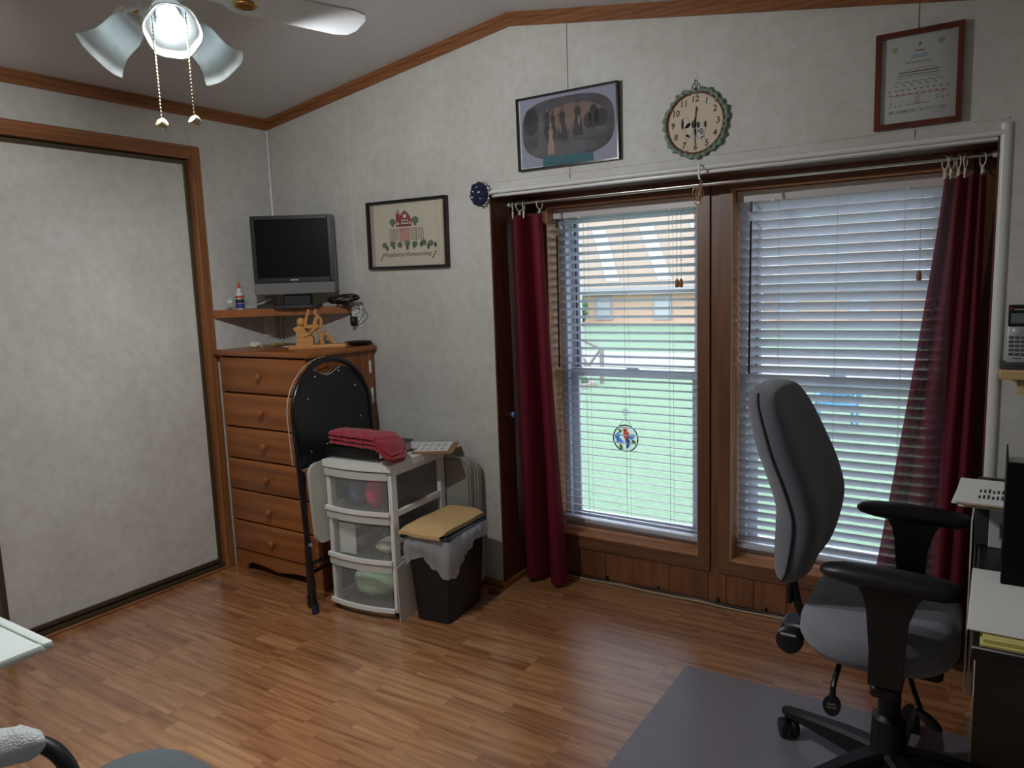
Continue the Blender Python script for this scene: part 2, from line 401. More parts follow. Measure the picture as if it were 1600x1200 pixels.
# closet casing
CW = 0.047
mb = MB().box(0, .014, YC0, YC0 + CW, 0, ZC + CW, .003).box(-.115, .006, YC0 - .002, YC0 + .012, 0, ZC, .001)
struct(mb.build('trim_4', OAKV, smooth=0))
mb = MB().box(0, .014, YC1 - CW, YC0 - .0005, ZC, ZC + CW, .003).box(-.115, .006, YC1, YC0 - .003, ZC - .012, ZC + .01)
struct(mb.build('trim_5', OAKY, smooth=0))
struct(MB().box(0, .014, YC1 - CW, YC1, 0, ZC - .0005, .003).build('trim_6', OAKV, smooth=0))
# floor track and threshold of the closet
struct(MB().box(-.11, -.002, YC1, YC0 - .003, 0, .012).box(-.055, -.049, YC1, YC0 - .003, .012, .03).box(-.014, -.006, YC1, YC0 - .003, .012, .03).build('trim_7', BRONZE, smooth=0))
struct(MB().box(0.0, .010, YC1 + .1, YC0 - .005, 0, .013, .003).build('trim_8', OAKY, smooth=0))
# sliding closet doors
def closet_door(name, y0, y1, x):
    d = MB().box(x - .012, x, y0 + .018, y1 - .018, .034, ZC - .03).build(name, WALL, smooth=0); struct(d)
    MB().box(x - .016, x + .006, y0, y0 + .02, .03, ZC - .016, .002).build('door_stile', BRONZE, d, smooth=0)
    MB().box(x - .016, x + .006, y1 - .02, y1, .03, ZC - .016, .002).build('door_stile', BRONZE, d, smooth=0)
    MB().box(x - .016, x + .006, y0 + .02, y1 - .02, .03, .052, .002).build('door_rail', BRONZE, d, smooth=0)
    MB().box(x - .016, x + .006, y0 + .02, y1 - .02, ZC - .036, ZC - .016, .002).build('door_rail', BRONZE, d, smooth=0)
closet_door('door_1', -1.475, YC0 - .004, -.03)
closet_door('door_2', YC1 + .01, -1.44, -.075)
# low oak base strip on the back wall
BASE = wood('base_strip', (126, 84, 48), (160, 112, 68), 0, 20, 0.45)
struct(MB().box(0.7, XL, -.012, 0, 0, .035, .003).build('baseboard_back', BASE, smooth=0))
struct(MB().box(XL, XL + .012, -.012, D - .02, 0, .03, .003).build('baseboard_left', BASE, smooth=0))
struct(MB().box(XRR + .05, XW, -.012, 0, 0, .035, .003).build('baseboard_right', BASE, smooth=0))
# white corner mouldings of the bay
mb = MB(); mb.tube([(XL - .0, -.002, ZO + .004), (XRR + .015, -.002, ZO + .004)], .010, 10); mb.box(XL, XRR, .004, .022, ZO - .018, ZO - .001, .004)
struct(mb.build('trim_9', WTRIM))
mb = MB(); mb.grid([[(XRR + .015 + .0155 * math.cos(t), -.001 - .010 * math.sin(t), z) for t in [PI * i / 10 for i in range(11)]] for z in (0.0, ZO + .03)], caps=False)
mb.box(XRR - .0005, XRR + .0305, -.0015, .02, 0, ZO + .03)
struct(mb.build('trim_10', WTRIM))
# small surface raceway line above the opening
struct(MB().box(XL + .02, XRR + .02, -.003, 0, ZO + .042, ZO + .046).build('trim_11', WALL, smooth=0))

# bay lining
struct(MB().box(XL - .001, XL + .006, .0, D, 0, ZO).build('trim_12', DARKW, smooth=0))
struct(MB().box(XRR - .006, XRR + .001, .0, D, 0, ZO).build('trim_13', DARKW, smooth=0))
struct(MB().box(XL + .006, XRR - .006, .022, D, ZO - .006, ZO + .001).build('trim_14', DARKW, smooth=0))
# back of the bay with two window openings
LW = (1.525, 2.235); RW = (2.372, 3.135); WZ = (0.212, 1.735)
wbay = MB()
YV = 0.47
for x0, x1, z0, z1 in ((XL - .1, LW[0], -.06, 1.95), (LW[1], RW[0], -.06, 1.95), (RW[1], XRR + .1, -.06, 1.95),
                       (LW[0], LW[1], -.06, WZ[0]), (LW[0], LW[1], WZ[1], 1.95), (RW[0], RW[1], -.06, WZ[0]), (RW[0], RW[1], WZ[1], 1.95)):
    wbay.box(x0, x1, D, YV, z0, z1)
wbay_o = struct(wbay.build('wall_bay', DARKW, smooth=0))
# outer shell of that wall so no sky shows round it
struct(MB().box(-.9, XL - .1, D, YV, -.06, 2.7).box(XRR + .1, XW + .2, D, YV, -.06, 2.7).box(XL - .1, XRR + .1, D, YV, 1.95, 2.7).build('wall_outer', mat('white_siding', (210, 210, 206), .7), smooth=0))
# wainscot boards below the windows
xs = [XL + .006, 1.60, 1.79, 1.93, 2.10, 2.275, 2.355, 2.47, 2.60, 2.76, 2.93, 3.10, XRR - .006]
for a, b in zip(xs[:-1], xs[1:]):
    o = MB().box(0.0008, b - a - .0008, -.008, 0, 0, .150, .0015).build('panel', PANEL, wbay_o, smooth=0); o.location = (a, D, 0.012)
struct(MB().box(XL + .02, XRR - .01, D - .02, D - .008, 0, .012, .003).build('baseboard_bay', BASE, smooth=0))
# upright board between the windows
MB().box(2.288, 2.322, D - .007, D, .155, ZO - .006).build('mullion_board', CASEV, wbay_o, smooth=0)
# head board and side boards
MB().box(XL + .006, XRR - .006, D - .006, D, 1.785, ZO - .006).build('head_board', DARKW, wbay_o, smooth=0)

def casing(x0, x1, z0, z1, wd, parent):
    cw = wd
    def strip(poly, mt):
        mb = MB(); mb.prism(poly, D - .018, D, 'xz'); mb.build('casing', mt, parent, smooth=0)
    strip([(x0, z0), (x1, z0), (x1 + cw, z0 - .062), (x0 - cw, z0 - .062)], CASE)
    strip([(x0, z1), (x1, z1), (x1 + cw, z1 + cw), (x0 - cw, z1 + cw)], CASE)
    strip([(x0, z0), (x0, z1), (x0 - cw, z1 + cw), (x0 - cw, z0 - .062)], CASEV)
    strip([(x1, z0), (x1, z1), (x1 + cw, z1 + cw), (x1 + cw, z0 - .062)], CASEV)
JAMB = wood('jamb_lining', (176, 122, 84), (206, 152, 110), 2, 12, 0.4)
def window(name, x0, x1, z0, z1):
    yf = 0.388
    root = MB().box(x0, x0 + .035, yf, YV, z0, z1, .003).box(x1 - .035, x1, yf, YV, z0, z1, .003).box(x0 + .035, x1 - .035, yf, YV, z0, z0 + .04, .003).box(x0 + .035, x1 - .035, yf, YV, z1 - .035, z1, .003).build(name, VINYL, smooth=0)
    struct(root)
    zm = 0.965
    a, b = x0 + .035, x1 - .035
    # upper sash sits outside the lower one
    def sash(yc, za, zb, nm):
        s_ = MB().box(a, a + .04, yc, yc + .025, za, zb, .003).box(b - .04, b, yc, yc + .025, za, zb, .003).box(a + .04, b - .04, yc, yc + .025, za, za + .042, .003).box(a + .04, b - .04, yc, yc + .025, zb - .038, zb, .003).build(nm, VINYL, root, smooth=0)
        MB().box(a + .035, b - .035, yc + .010, yc + .014, za + .035, zb - .035).build('pane', GLASS, s_, smooth=0)
        return s_
    s1 = sash(.442, zm - .02, z1 - .03, 'upper_sash'); s2 = sash(.414, z0 + .03, zm + .022, 'lower_sash')
    MB().box((a + b) / 2 - .03, (a + b) / 2 + .03, .405, .42, zm + .02, zm + .032, .003).build('sash_lock', VINYL, s2, smooth=0)
    MB().box(a + .02, a + .026, .440, .4415, zm + .02, z1 - .04).build('weather_strip', DARKG, root, smooth=0)
    casing(x0, x1, z0, z1, .05, root)
    # stained wood lining of the opening
    for q in ((x0 - .002, x0 + .004, D - .017, yf, z0, z1), (x1 - .004, x1 + .002, D - .017, yf, z0, z1)):
        MB().box(*q).build('jamb', JAMB, root, smooth=0)
    MB().box(x0 + .004, x1 - .004, D - .02, yf, z0 - .004, z0 + .004).build('window_sill', JAMB, root, smooth=0)
    MB().box(x0 + .004, x1 - .004, D - .017, yf, z1 - .004, z1 + .003).build('jamb', JAMB, root, smooth=0)
    return root
window('window_1', LW[0], LW[1], *WZ); window('window_2', RW[0], RW[1], *WZ)

# ------------------------------------------------------------------ blinds
def blind(label, x0, x1, tilt, wand_x, tassels, sag):
    yb = 0.356; zt = WZ[1] - .006; zb = WZ[0] + .042
    t = thing('window_blind', label, 'blind', ((x0 + x1) / 2, yb, zb), group=None)
    hw = (x1 - x0) / 2; hh = zt - zb
    MB().box(-hw, hw, -.028, .024, hh - .047, hh, .003).build('headrail', HEADR, t, smooth=0)
    for s_ in (-.62, .62): MB().box(s_ * hw - .008, s_ * hw + .008, -.032, -.027, hh - .05, hh - .04, .002).build('clip', WHITE, t, smooth=0)
    br = MB().box(-hw, hw, -.024, .024, -.006, .014, .004).build('bottom_rail', SLAT, t); br.rotation_euler = (0, sag, 0)
    pitch = 0.0362; n = int((hh - .06) / pitch)
    mb = MB(); W = .044
    prof = []
    for i in range(7):
        u = -W / 2 + W * i / 6; prof.append((u, .0028 * (1 - (2 * u / W) ** 2)))
    rows = [[(xx, u, z_) for u, z_ in prof] + [(xx, u, z_ - .0014) for u, z_ in reversed(prof)] for xx in (-hw + .004, hw - .004)]
    mb.grid(rows, cv=True, caps=True); me = mb.mesh('slat', 30); me.materials.append(SLAT)
    for k in range(n):
        z = hh - .062 - k * pitch
        if z < .02: break
        o = bpy.data.objects.new('slat', me); C.objects.link(o); o.parent = t
        o.location = (0, 0, z)
        o.rotation_euler = (-(tilt + random.uniform(-.02, .02)), sag * (1 - z / hh) ** 3, 0)
    for s_ in (-.56, -.0, .6):
        for dy in (-.0225, .0225):
            MB().cyl((s_ * hw, dy, .0), (s_ * hw, dy, hh - .045), .0008, n=5).build('ladder_cord', CORD, t)
    # tilt wand
    wx = wand_x - (x0 + x1) / 2
    wd = MB().tube([(wx, -.034, hh - .12), (wx - .003, -.036, hh - .73)], .0042, 8).build('tilt_wand', BLACK, t)
    MB().box(wx - .005, wx + .005, -.037, -.03, hh - .085, hh - .045, .002).build('wand_hook', BLACK, wd)
    for tx in tassels:
        q = tx - (x0 + x1) / 2
        c_ = MB().cyl((q, -.034, hh - .05), (q, -.034, hh - .335), .0009, n=5).build('pull_cord', CORD, t)
        MB().lathe([(.003, .034), (.0075, .026), (.009, .012), (.0085, 0), (.006, -.003)], 10, (q, -.034, hh - .37)).build('tassel', TASS, c_)
        MB().ell((q, -.034, hh - .26), .003, .003, .003, 8, 6).build('cord_bead', TASS, c_)
    return t
TASS = wood('tassel_wood', (150, 110, 70), (176, 134, 90), 2, 40, .5)
blind('white slatted blind tilted open in front of lawn and neighbouring house', 1.530, 2.228, math.radians(17), 1.552, (2.128, 2.146), 0.012)
blind('white slatted blind tilted nearly closed behind grey office chair', 2.377, 3.128, math.radians(47), 2.435, (3.03,), 0.008)

# stained glass sun catcher on the glass
sc_ = thing('sun_catcher', 'round stained glass sun catcher with colourful bird and leaves on window glass', 'sun catcher', (1.843, .405, .60))
LEAD = mat('lead_came', (60, 60, 64), .4, metal=.5)
MB().torus((0, 0, .065), .062, .0032, 'y', 28, 6).build('ring', LEAD, sc_)
MB().tube([(-.035, 0, .118), (0, .0, .165), (.035, 0, .118)], .0012, 5).build('hanging_wire', LEAD, sc_)
cup = MB().lathe([(.004, -.004), (.012, 0), (.018, .004)], 16, (0, .002, .187), Matrix.Rotation(-PI / 2, 3, 'X')).build('suction_cup', see_through('clear_cup', (200, 214, 214), .6, .2), sc_)
MB().torus((0, -.006, .178), .006, .0013, 'y', 14, 5, PI * .9, 2.6 * PI).build('hook', WHITE, cup)
def leaf(cx, cz, L, wd, ang):
    pts = []
    for i in range(12):
        t = 2 * PI * i / 12; u = L * math.cos(t); v_ = wd * math.sin(t) * (1 - .35 * math.cos(t))
        pts.append((cx + u * math.cos(ang) - v_ * math.sin(ang), cz + u * math.sin(ang) + v_ * math.cos(ang)))
    return pts
def stain(nm, col): return see_through(nm, col, .25, .6, .2)
GREENG = stain('green_glass', (110, 130, 40)); BLUEG = stain('blue_glass', (60, 150, 220)); REDG = stain('red_glass', (220, 70, 50)); YELG = stain('yellow_glass', (240, 180, 60)); DBLUE = stain('dark_blue_glass', (40, 60, 170)); CLEARG = see_through('clear_tile', (220, 226, 224), .75, .2)
MB().prism([(.061 * math.cos(2 * PI * i / 24), .065 + .061 * math.sin(2 * PI * i / 24)) for i in range(24)], .0012, .0022, 'xz').build('clear_disc', CLEARG, sc_, smooth=0)
for cx, cz, L, wd, a, mt in ((-.04, .075, .018, .011, 1.2, BLUEG), (-.028, .05, .02, .012, -.5, BLUEG), (.034, .075, .016, .011, .6, BLUEG), (-.028, .1, .012, .007, 2.2, GREENG),
                             (.042, .05, .013, .008, -.6, GREENG), (-.022, .022, .014, .008, -1.1, GREENG), (.004, .083, .024, .016, 1.9, REDG), (.008, .078, .012, .007, -.5, YELG), (.012, .05, .018, .010, -1.0, DBLUE), (.01, .028, .012, .007, -1.8, DBLUE), (.0, .105, .014, .006, .1, REDG)):
    MB().prism(leaf(cx, cz, L, wd, a), -.002, .001, 'xz').build('glass_leaf', mt, sc_, smooth=0)

# ------------------------------------------------------------------ curtain rod, rings, curtains
YR, ZRod = 0.14, 1.748
rod = thing('curtain_rod', 'pale metal tension curtain rod across the top of window bay', 'curtain rod', ((XL + XRR) / 2, YR, ZRod))
MB().cyl((XL + .007, YR, ZRod), (2.5, YR, ZRod), .0085, n=14).build('outer_tube', STEEL, rod, True)
MB().cyl((2.48, YR, ZRod), (XRR - .007, YR, ZRod), .0068, n=14).build('inner_tube', STEEL, rod, True)
for a, b in ((XL + .0062, XL + .02), (XRR - .02, XRR - .0062)): MB().cyl((a, YR, ZRod), (b, YR, ZRod), .011, n=14).build('rubber_tip', HEADR, rod, True)
CREAM = mat('cream_plastic', (206, 200, 184), .4)
def ring(x, rz, tiltz, lab, grp):
    t = thing('curtain_ring', lab, 'curtain ring', (x, YR, ZRod - .050), rz, grp)
    MB().torus((0, 0, .038), .0205, .0024, 'x', 22, 6).build('hoop', CREAM, t)
    c_ = MB().box(-.004, .004, -.0055, .0055, -.014, .018, .002).build('clip', CREAM, t)
    MB().box(-.003, .003, -.009, -.0055, -.016, .004, .001).build('clip_lever', CREAM, c_)
for x, rz in ((1.432, .5), (1.468, -.3), (1.490, .35), (1.572, -.12)):
    ring(x, rz, 0, 'cream clip ring holding the narrow burgundy curtain that reaches the floor', 'clip rings of the curtain beside the picture wall')
for x, rz in ((3.108, .5), (3.126, -.35), (3.146, .35), (3.165, -.2), (3.212, .45)):
    ring(x, rz, 0, 'cream clip ring on rod holding the spread burgundy curtain near phone shelf', 'clip rings of the curtain beside the phone shelf')

def curtain(label, top, bot, folds, amp_t, amp_b, z0, mt, yoff=0.0, phase=0.0, pleat=0.0):
    NU, NV = 90, 40; zt = ZRod - .052; rows = []
    for j in range(NV + 1):
        v_ = j / NV; z = lerp(zt, z0, v_); row_ = []
        for i in range(NU + 1):
            u = i / NU
            e = v_ ** 1.15
            x = lerp(lerp(top[0], top[1], u), lerp(bot[0], bot[1], u), e)
            amp = lerp(amp_t, amp_b, v_)
            ph = folds * 2 * PI * (u + .06 * math.sin(5 * u + phase)) + phase + .5 * math.sin(3 * v_ + 4 * u)
            sn = math.sin(ph); yy = YR + yoff + amp * math.copysign(abs(sn) ** .65, sn) + .006 * noise.noise(Vector((u * 6, v_ * 3, phase)))
            yy += pleat * (.45 + .55 * v_) * math.exp(-((u - .47) / .10) ** 2)
            x += .35 * amp * math.cos(ph) * (.3 + .7 * v_)
            zz = z - .006 * (1 - v_) * (1 - math.cos(ph * 1.0)) + .010 * v_ * noise.noise(Vector((u * 5, 1, phase)))
            row_.append((x, yy, zz))
        rows.append(row_)
    mb = MB(); mb.grid(rows)
    o = mb.build('curtain', mt, smooth=180)
    o.location = (0, 0, 0)
    return tag(o, label, 'curtain')
curtain('burgundy curtain hanging in narrow folds down to the floor beside trash can', (1.428, 1.588), (1.428, 1.655), 2.1, .020, .030, .022, BURG, -.015, .5, .085)
curtain('burgundy curtain spread wide behind office chair near the phone shelf', (3.108, 3.225), (2.905, 3.228), 4.2, .014, .022, .03, BURG2, 0.0, 1.3)
# ------------------------------------------------------------------ pictures on the back wall
def frame_parts(t, wd, ht, bw, dep, mt, prof=True):
    for nm, q in (('bottom', [(-wd / 2, 0), (wd / 2, 0), (wd / 2 - bw, bw), (-wd / 2 + bw, bw)]), ('top', [(-wd / 2, ht), (wd / 2, ht), (wd / 2 - bw, ht - bw), (-wd / 2 + bw, ht - bw)]),
                  ('l', [(-wd / 2, 0), (-wd / 2, ht), (-wd / 2 + bw, ht - bw), (-wd / 2 + bw, bw)]), ('r', [(wd / 2, 0), (wd / 2, ht), (wd / 2 - bw, ht - bw), (wd / 2 - bw, bw)])):
        mb = MB(); mb.prism(q, -dep, -.0015, 'xz'); mb.build('frame_rail', mt, t, smooth=0)
def flat(polys, y, nm, mt, t, label=None):
    mb = MB()
    for q in polys: mb.add([(u, y, v_) for u, v_ in q], [tuple(range(len(q)))])
    return mb.build(nm, mt, t, smooth=0, label=label)
def oval(cx, cz, rx, rz, n=20, p=2.0):
    o = []
    for i in range(n):
        t = 2 * PI * i / n; c_, s_ = math.cos(t), math.sin(t)
        o.append((cx + rx * math.copysign(abs(c_) ** (2 / p), c_), cz + rz * math.copysign(abs(s_) ** (2 / p), s_)))
    return o
rect = lambda a, b, c_, d_: [(a, c_), (b, c_), (b, d_), (a, d_)]
def printm(nm, rgb, var=.0): return mat(nm, rgb, .7, var=var, vscale=14)

# 1. group photograph behind glass
t = thing('framed_picture', 'thin black framed old group photograph under glass above the window bay', 'picture', (1.799, 0, 1.857), rot=(0, 0, 0))
W_, H_ = .457, .288
frame_parts(t, W_, H_, .007, .022, BLACKM)
MB().box(-W_ / 2 + .006, W_ / 2 - .006, -.008, -.003, .006, H_ - .006).build('mat_board', printm('lavender_mat', (150, 152, 170)), t, smooth=0)
flat([rect(-W_ / 2 + .007, -W_ / 2 + .013, .008, H_ - .008), rect(-W_ / 2 + .013, -.05, .008, .012)], -.0085, 'white_edge', PAPER, t)
flat([oval(.0, .152, .208, .118, 36, 3.0)], -.0088, 'print', printm('photo_ground', (78, 74, 80), .35), t)
flat([oval(.03, .19, .13, .05, 20)], -.0091, 'print_glow', printm('photo_glow', (124, 102, 92), .2), t)
flat([oval(-.02, .07, .15, .03, 20), oval(.1, .12, .08, .02, 16)], -.0091, 'print_grass', printm('photo_grass', (92, 92, 98), .3), t)
dk = printm('photo_dark', (50, 47, 50), .3); lt = printm('photo_light', (150, 128, 112), .15); md = printm('photo_mid', (94, 90, 94), .2)
def person(cx, zb, hgt, wd): 
    k = hgt; return [[(cx - wd, zb), (cx + wd * .9, zb), (cx + wd * .75, zb + k * .35), (cx + wd * .42, zb + k * .55), (cx + wd * .62, zb + k * .72), (cx + wd * .3, zb + k * .82), (cx - wd * .3, zb + k * .82), (cx - wd * .62, zb + k * .72), (cx - wd * .42, zb + k * .55), (cx - wd * .75, zb + k * .35)], oval(cx, zb + k * .91, wd * .3, k * .085, 12)]
flat([oval(-.165, .19, .035, .055, 14), oval(.12, .175, .022, .045, 12), oval(.15, .168, .03, .034, 12), oval(.095, .162, .02, .03, 12)], -.0094, 'print_trees', dk, t)
flat(person(-.088, .12, .12, .018) + person(-.063, .115, .11, .017) + person(-.02, .11, .125, .024) + person(.05, .112, .13, .026), -.0096, 'print_figures', dk, t)
flat(person(-.118, .065, .155, .024) + person(.018, .10, .06, .014), -.0098, 'print_figures', md, t)
flat(person(-.074, .052, .125, .018) + [oval(-.088, .228, .004, .006, 8), oval(-.02, .224, .004, .006, 8), oval(.05, .23, .004, .006, 8), oval(.055, .17, .004, .02, 8), oval(-.03, .15, .003, .02, 8)], -.01, 'print_figures', lt, t)
tl = printm('teal_caption', (56, 112, 120)); flat([rect(-.115, .112, .010, .042)], -.0103, 'caption', tl, t)
flat([rect(-.108, .105 - .02 * (i % 2), .036 - i * .006, .0375 - i * .006) for i in range(5)], -.0106, 'caption_lines', printm('caption_ink', (26, 74, 88)), t)
MB().box(-W_ / 2 + .007, W_ / 2 - .007, -.0142, -.0132, .007, H_ - .007).build('picture_glass', PGLASS, t, smooth=0)
t.rotation_euler = (.02, 0, 0)

# 2. cross stitch barn picture
t = thing('framed_picture', 'black framed barn cross stitch reading Raspberry Homecoming near monitor', 'picture', (.935, 0, 1.484), rot=(0, .012, 0))
W_, H_ = .485, .318
frame_parts(t, W_, H_, .013, .024, BLACKM)
MB().box(-W_ / 2 + .012, W_ / 2 - .012, -.008, -.002, .012, H_ - .012).build('linen', mat('linen', (196, 188, 170), .9, var=.05, vscale=300), t, smooth=0)
flat([rect(-W_ / 2 + .013, -W_ / 2 + .036, .013, H_ - .013), rect(W_ / 2 - .034, W_ / 2 - .013, .013, H_ - .013)], -.0083, 'side_mount', printm('mount_tan', (168, 148, 132)), t)
BARN = printm('barn_red', (128, 34, 36), .1); BSH = printm('barn_shadow', (74, 40, 38)); LEAFG = printm('stitch_green', (84, 104, 80), .3); LDK = printm('stitch_dark_green', (66, 70, 56), .3); PINK = printm('quilt_pink', (176, 128, 114), .25); WCR = printm('stitch_cream', (216, 206, 186))
flat([[(-.065, .195), (.028, .195), (.028, .225), (.012, .252), (-.012, .27), (-.036, .252), (-.045, .235), (-.045, .195)], rect(-.066, -.042, .195, .258)], -.0086, 'print_barn', BARN, t)
flat([oval(-.054, .266, .012, .010, 12)], -.0087, 'print_dome', printm('silo_grey', (150, 146, 138)), t)
flat([rect(-.032, .008, .205, .226), rect(-.022, -.002, .236, .250), rect(-.06, -.05, .204, .216), rect(.014, .022, .204, .216)], -.0089, 'print_windows', WCR, t)
flat([rect(-.029, -.013, .212, .222), rect(-.011, .005, .212, .222), rect(-.030, .006, .196, .207)], -.0091, 'print_doors', BSH, t)
flat([oval(-.088, .219, .020, .016, 14), oval(.05, .221, .022, .017, 14)] + [oval(-.14 + i * .047 + random.uniform(-.004, .004), .112 + .005 * (i % 2), .017, .014, 12) for i in range(7)], -.0087, 'print_bushes', LEAFG, t)
flat([rect(-.094, -.082, .196, .206), rect(.044, .056, .197, .206)] + [oval(-.128 + i * .042, .098 + .006 * (i % 3), .009, .013, 10) for i in range(8)], -.0089, 'print_hedge', LDK, t)
flat([rect(-.048, .015, .125, .19)], -.0086, 'print_quilt', PINK, t)
flat([rect(-.105, -.048, .128, .19), rect(.016, .096, .130, .192)], -.0086, 'print_quilt', printm('quilt_cream', (190, 176, 158), .1), t)
dd = []
for bx, cols in ((-.1, 5), (.018, 4), (.062, 3)):
    for i in range(cols):
        for j in range(6):
            cx, cz = bx + .005 + i * .0095, .136 + j * .0095
            dd.append([(cx - .0032, cz), (cx, cz - .0038), (cx + .0032, cz), (cx, cz + .0038)])
dd += [rect(-.107, -.104, .126, .192), rect(-.078, -.075, .120, .19), rect(.054, .057, .124, .192), rect(.094, .097, .130, .194)]
flat(dd, -.0088, 'print_diamonds', printm('quilt_dark', (92, 78, 72)), t)
flat([rect(-.108, .098, .190, .1925)], -.0089, 'print_line', WCR, t)
mb = text('Raspberry Homecoming', .029, .3, .0003); shift(mb, -.004, -.0088, .058); mb.build('lettering', printm('stitch_ink', (96, 60, 56)), t, smooth=0)
flat([oval(-.168 + i * .008, .058 + .012 * ((i * 7) % 3 - 1), .005, .006, 8) for i in range(3)] + [oval(.150 + i * .008, .06 + .012 * ((i * 7) % 3 - 1), .005, .006, 8) for i in range(3)], -.0088, 'print_berries', LDK, t)
MB().box(-W_ / 2 + .012, W_ / 2 - .012, -.0142, -.0135, .012, H_ - .012).build('picture_glass', PGLASS, t, smooth=0)

# 3. sampler
t = thing('framed_picture', 'brown wooden framed embroidered sampler of stitches with rows forming a tree', 'picture', (3.034, 0, 1.838), rot=(0, .0, 0))
W_, H_ = .24, .29
FRW = wood('mahogany_frame', (70, 28, 16), (104, 46, 26), 2, 24, .3)
frame_parts(t, W_, H_, .016, .02, FRW)
MB().box(-W_ / 2 + .015, W_ / 2 - .015, -.007, -.002, .015, H_ - .015).build('linen', mat('sampler_cloth', (196, 198, 192), .9, var=.04, vscale=300), t, smooth=0)
cols = {'stitch_brown': (96, 50, 46), 'stitch_blue': (110, 150, 186), 'stitch_teal': (96, 124, 122), 'stitch_plum': (96, 70, 92), 'stitch_pink': (178, 104, 112), 'stitch_olive': (158, 168, 118)}
sm = {k: printm(k, v_) for k, v_ in cols.items()}
def zig(xa, xb, z, amp, n, th): 
    o = []
    for i in range(n):
        a, b = lerp(xa, xb, i / n), lerp(xa, xb, (i + 1) / n); z1 = z + amp * (i % 2); z2 = z + amp * ((i + 1) % 2)
        o.append([(a, z1), (b, z2), (b, z2 + th), (a, z1 + th)])
    return o
flat([rect(-.004, .008, .243, .246), rect(.0, .004, .246, .252), rect(-.01, .014, .226, .229)] + zig(-.036, .036, .190, .006, 14, .0022), -.0074, 'print_stitches', sm['stitch_plum'], t)
flat(zig(-.018, .022, .211, .005, 10, .003) + zig(-.022, .026, .205, .004, 12, .003), -.0074, 'print_stitches', sm['stitch_blue'], t)
flat([rect(-.054, .056, .165, .168), rect(-.034, .048, .174, .1752)], -.0074, 'print_stitches', sm['stitch_brown'], t)
flat([rect(-.056, .058, .156, .159), rect(-.058, .058, .149, .1505)] + zig(-.035, .035, .068, .002, 16, .002), -.0074, 'print_stitches', sm['stitch_teal'], t)
flat(zig(-.066, .066, .132, .008, 12, .002) + [oval(-.06 + i * .0218, .128, .004, .0015, 8) for i in range(6)], -.0074, 'print_stitches', sm['stitch_plum'], t)
flat([rect(-.084, .086, .099, .101), rect(-.007, -.0055, .068, .098), rect(.0055, .007, .068, .098)] + [[(-.08 + i * .018, .101), (-.07 + i * .018, .101), (-.075 + i * .018, .106)] for i in range(9)] + [rect(-.005, .005, .07 + i * .004, .0715 + i * .004) for i in range(7)], -.0074, 'print_stitches', sm['stitch_pink'], t)
flat([oval(-.078 + i * .0175, .115, .005, .002, 8) for i in range(10)] + [[(.05 + i * .014, .082), (.058 + i * .014, .082), (.054 + i * .014, .077)] for i in range(3)] + [oval(.054 + i * .014, .087 + .006 * (i == 1), .002, .002, 6) for i in range(3)] + [[(-.08 + i * .014, .070), (-.072 + i * .014, .070), (-.076 + i * .014, .065)] for i in range(3)], -.0074, 'print_stitches', sm['stitch_teal'], t)
flat([oval(-.066, .238, .009, .008, 10), oval(.06, .246, .01, .008, 10), oval(-.074, .078, .004, .003, 8)], -.0074, 'print_flowers', sm['stitch_olive'], t)
mb = text('MY SAMPLER OF STITCHES', .0135, 0, .0001); shift(mb, 0, -.0074, .046); mb.build('lettering', printm('stitch_lilac', (104, 110, 150)), t, smooth=0)
flat([rect(.042 + i * .007, .045 + i * .007, .036, .039) for i in range(4)], -.0074, 'print_initials', sm['stitch_teal'], t)
MB().box(-W_ / 2 + .015, W_ / 2 - .015, -.0112, -.0107, .015, H_ - .015).build('picture_glass', PGLASS, t, smooth=0)

# 4. hoop clock
t = thing('wall_clock', 'round embroidery hoop clock with puppies and green crochet edge', 'clock', (2.324, 0, 1.948))
rows = []
for i in range(96):
    a = 2 * PI * i / 96; rr = .121 + .004 * math.sin(a * 24) + .003 * math.sin(a * 7)
    row_ = []
    for k in range(8):
        b = 2 * PI * k / 8; row_.append(((rr - .008 + .010 * math.cos(b)) * math.cos(a), -.010 + .007 * math.sin(b) + .003 * math.sin(a * 31), (rr - .008 + .010 * math.cos(b)) * math.sin(a)))
    rows.append(row_)
MB().grid(rows, cu=True, cv=True).build('crochet_edge', mat('mint_crochet', (126, 150, 136), .95, var=.25, vscale=120, bump=1, bscale=300), t)
MB().torus((0, -.014, 0), .1065, .0042, 'y', 48, 8).build('hoop', wood('hoop_wood', (80, 44, 28), (112, 66, 40), 0, 20, .45), t)
MB().prism(oval(0, 0, .105, .105, 40), -.010, -.002, 'xz').build('face', mat('clock_cloth', (206, 190, 168), .9, var=.04, vscale=200), t, smooth=0)
NUM = printm('numeral_green', (44, 62, 50))
for hh_ in range(1, 13):
    a = PI / 2 - hh_ * PI / 6; tx = text(str(hh_), .030, .1, .0006); R_ = .084
    shift(tx, R_ * math.cos(a), -.0104, R_ * math.sin(a) - .010); tx.build('numeral', NUM, t, smooth=0)
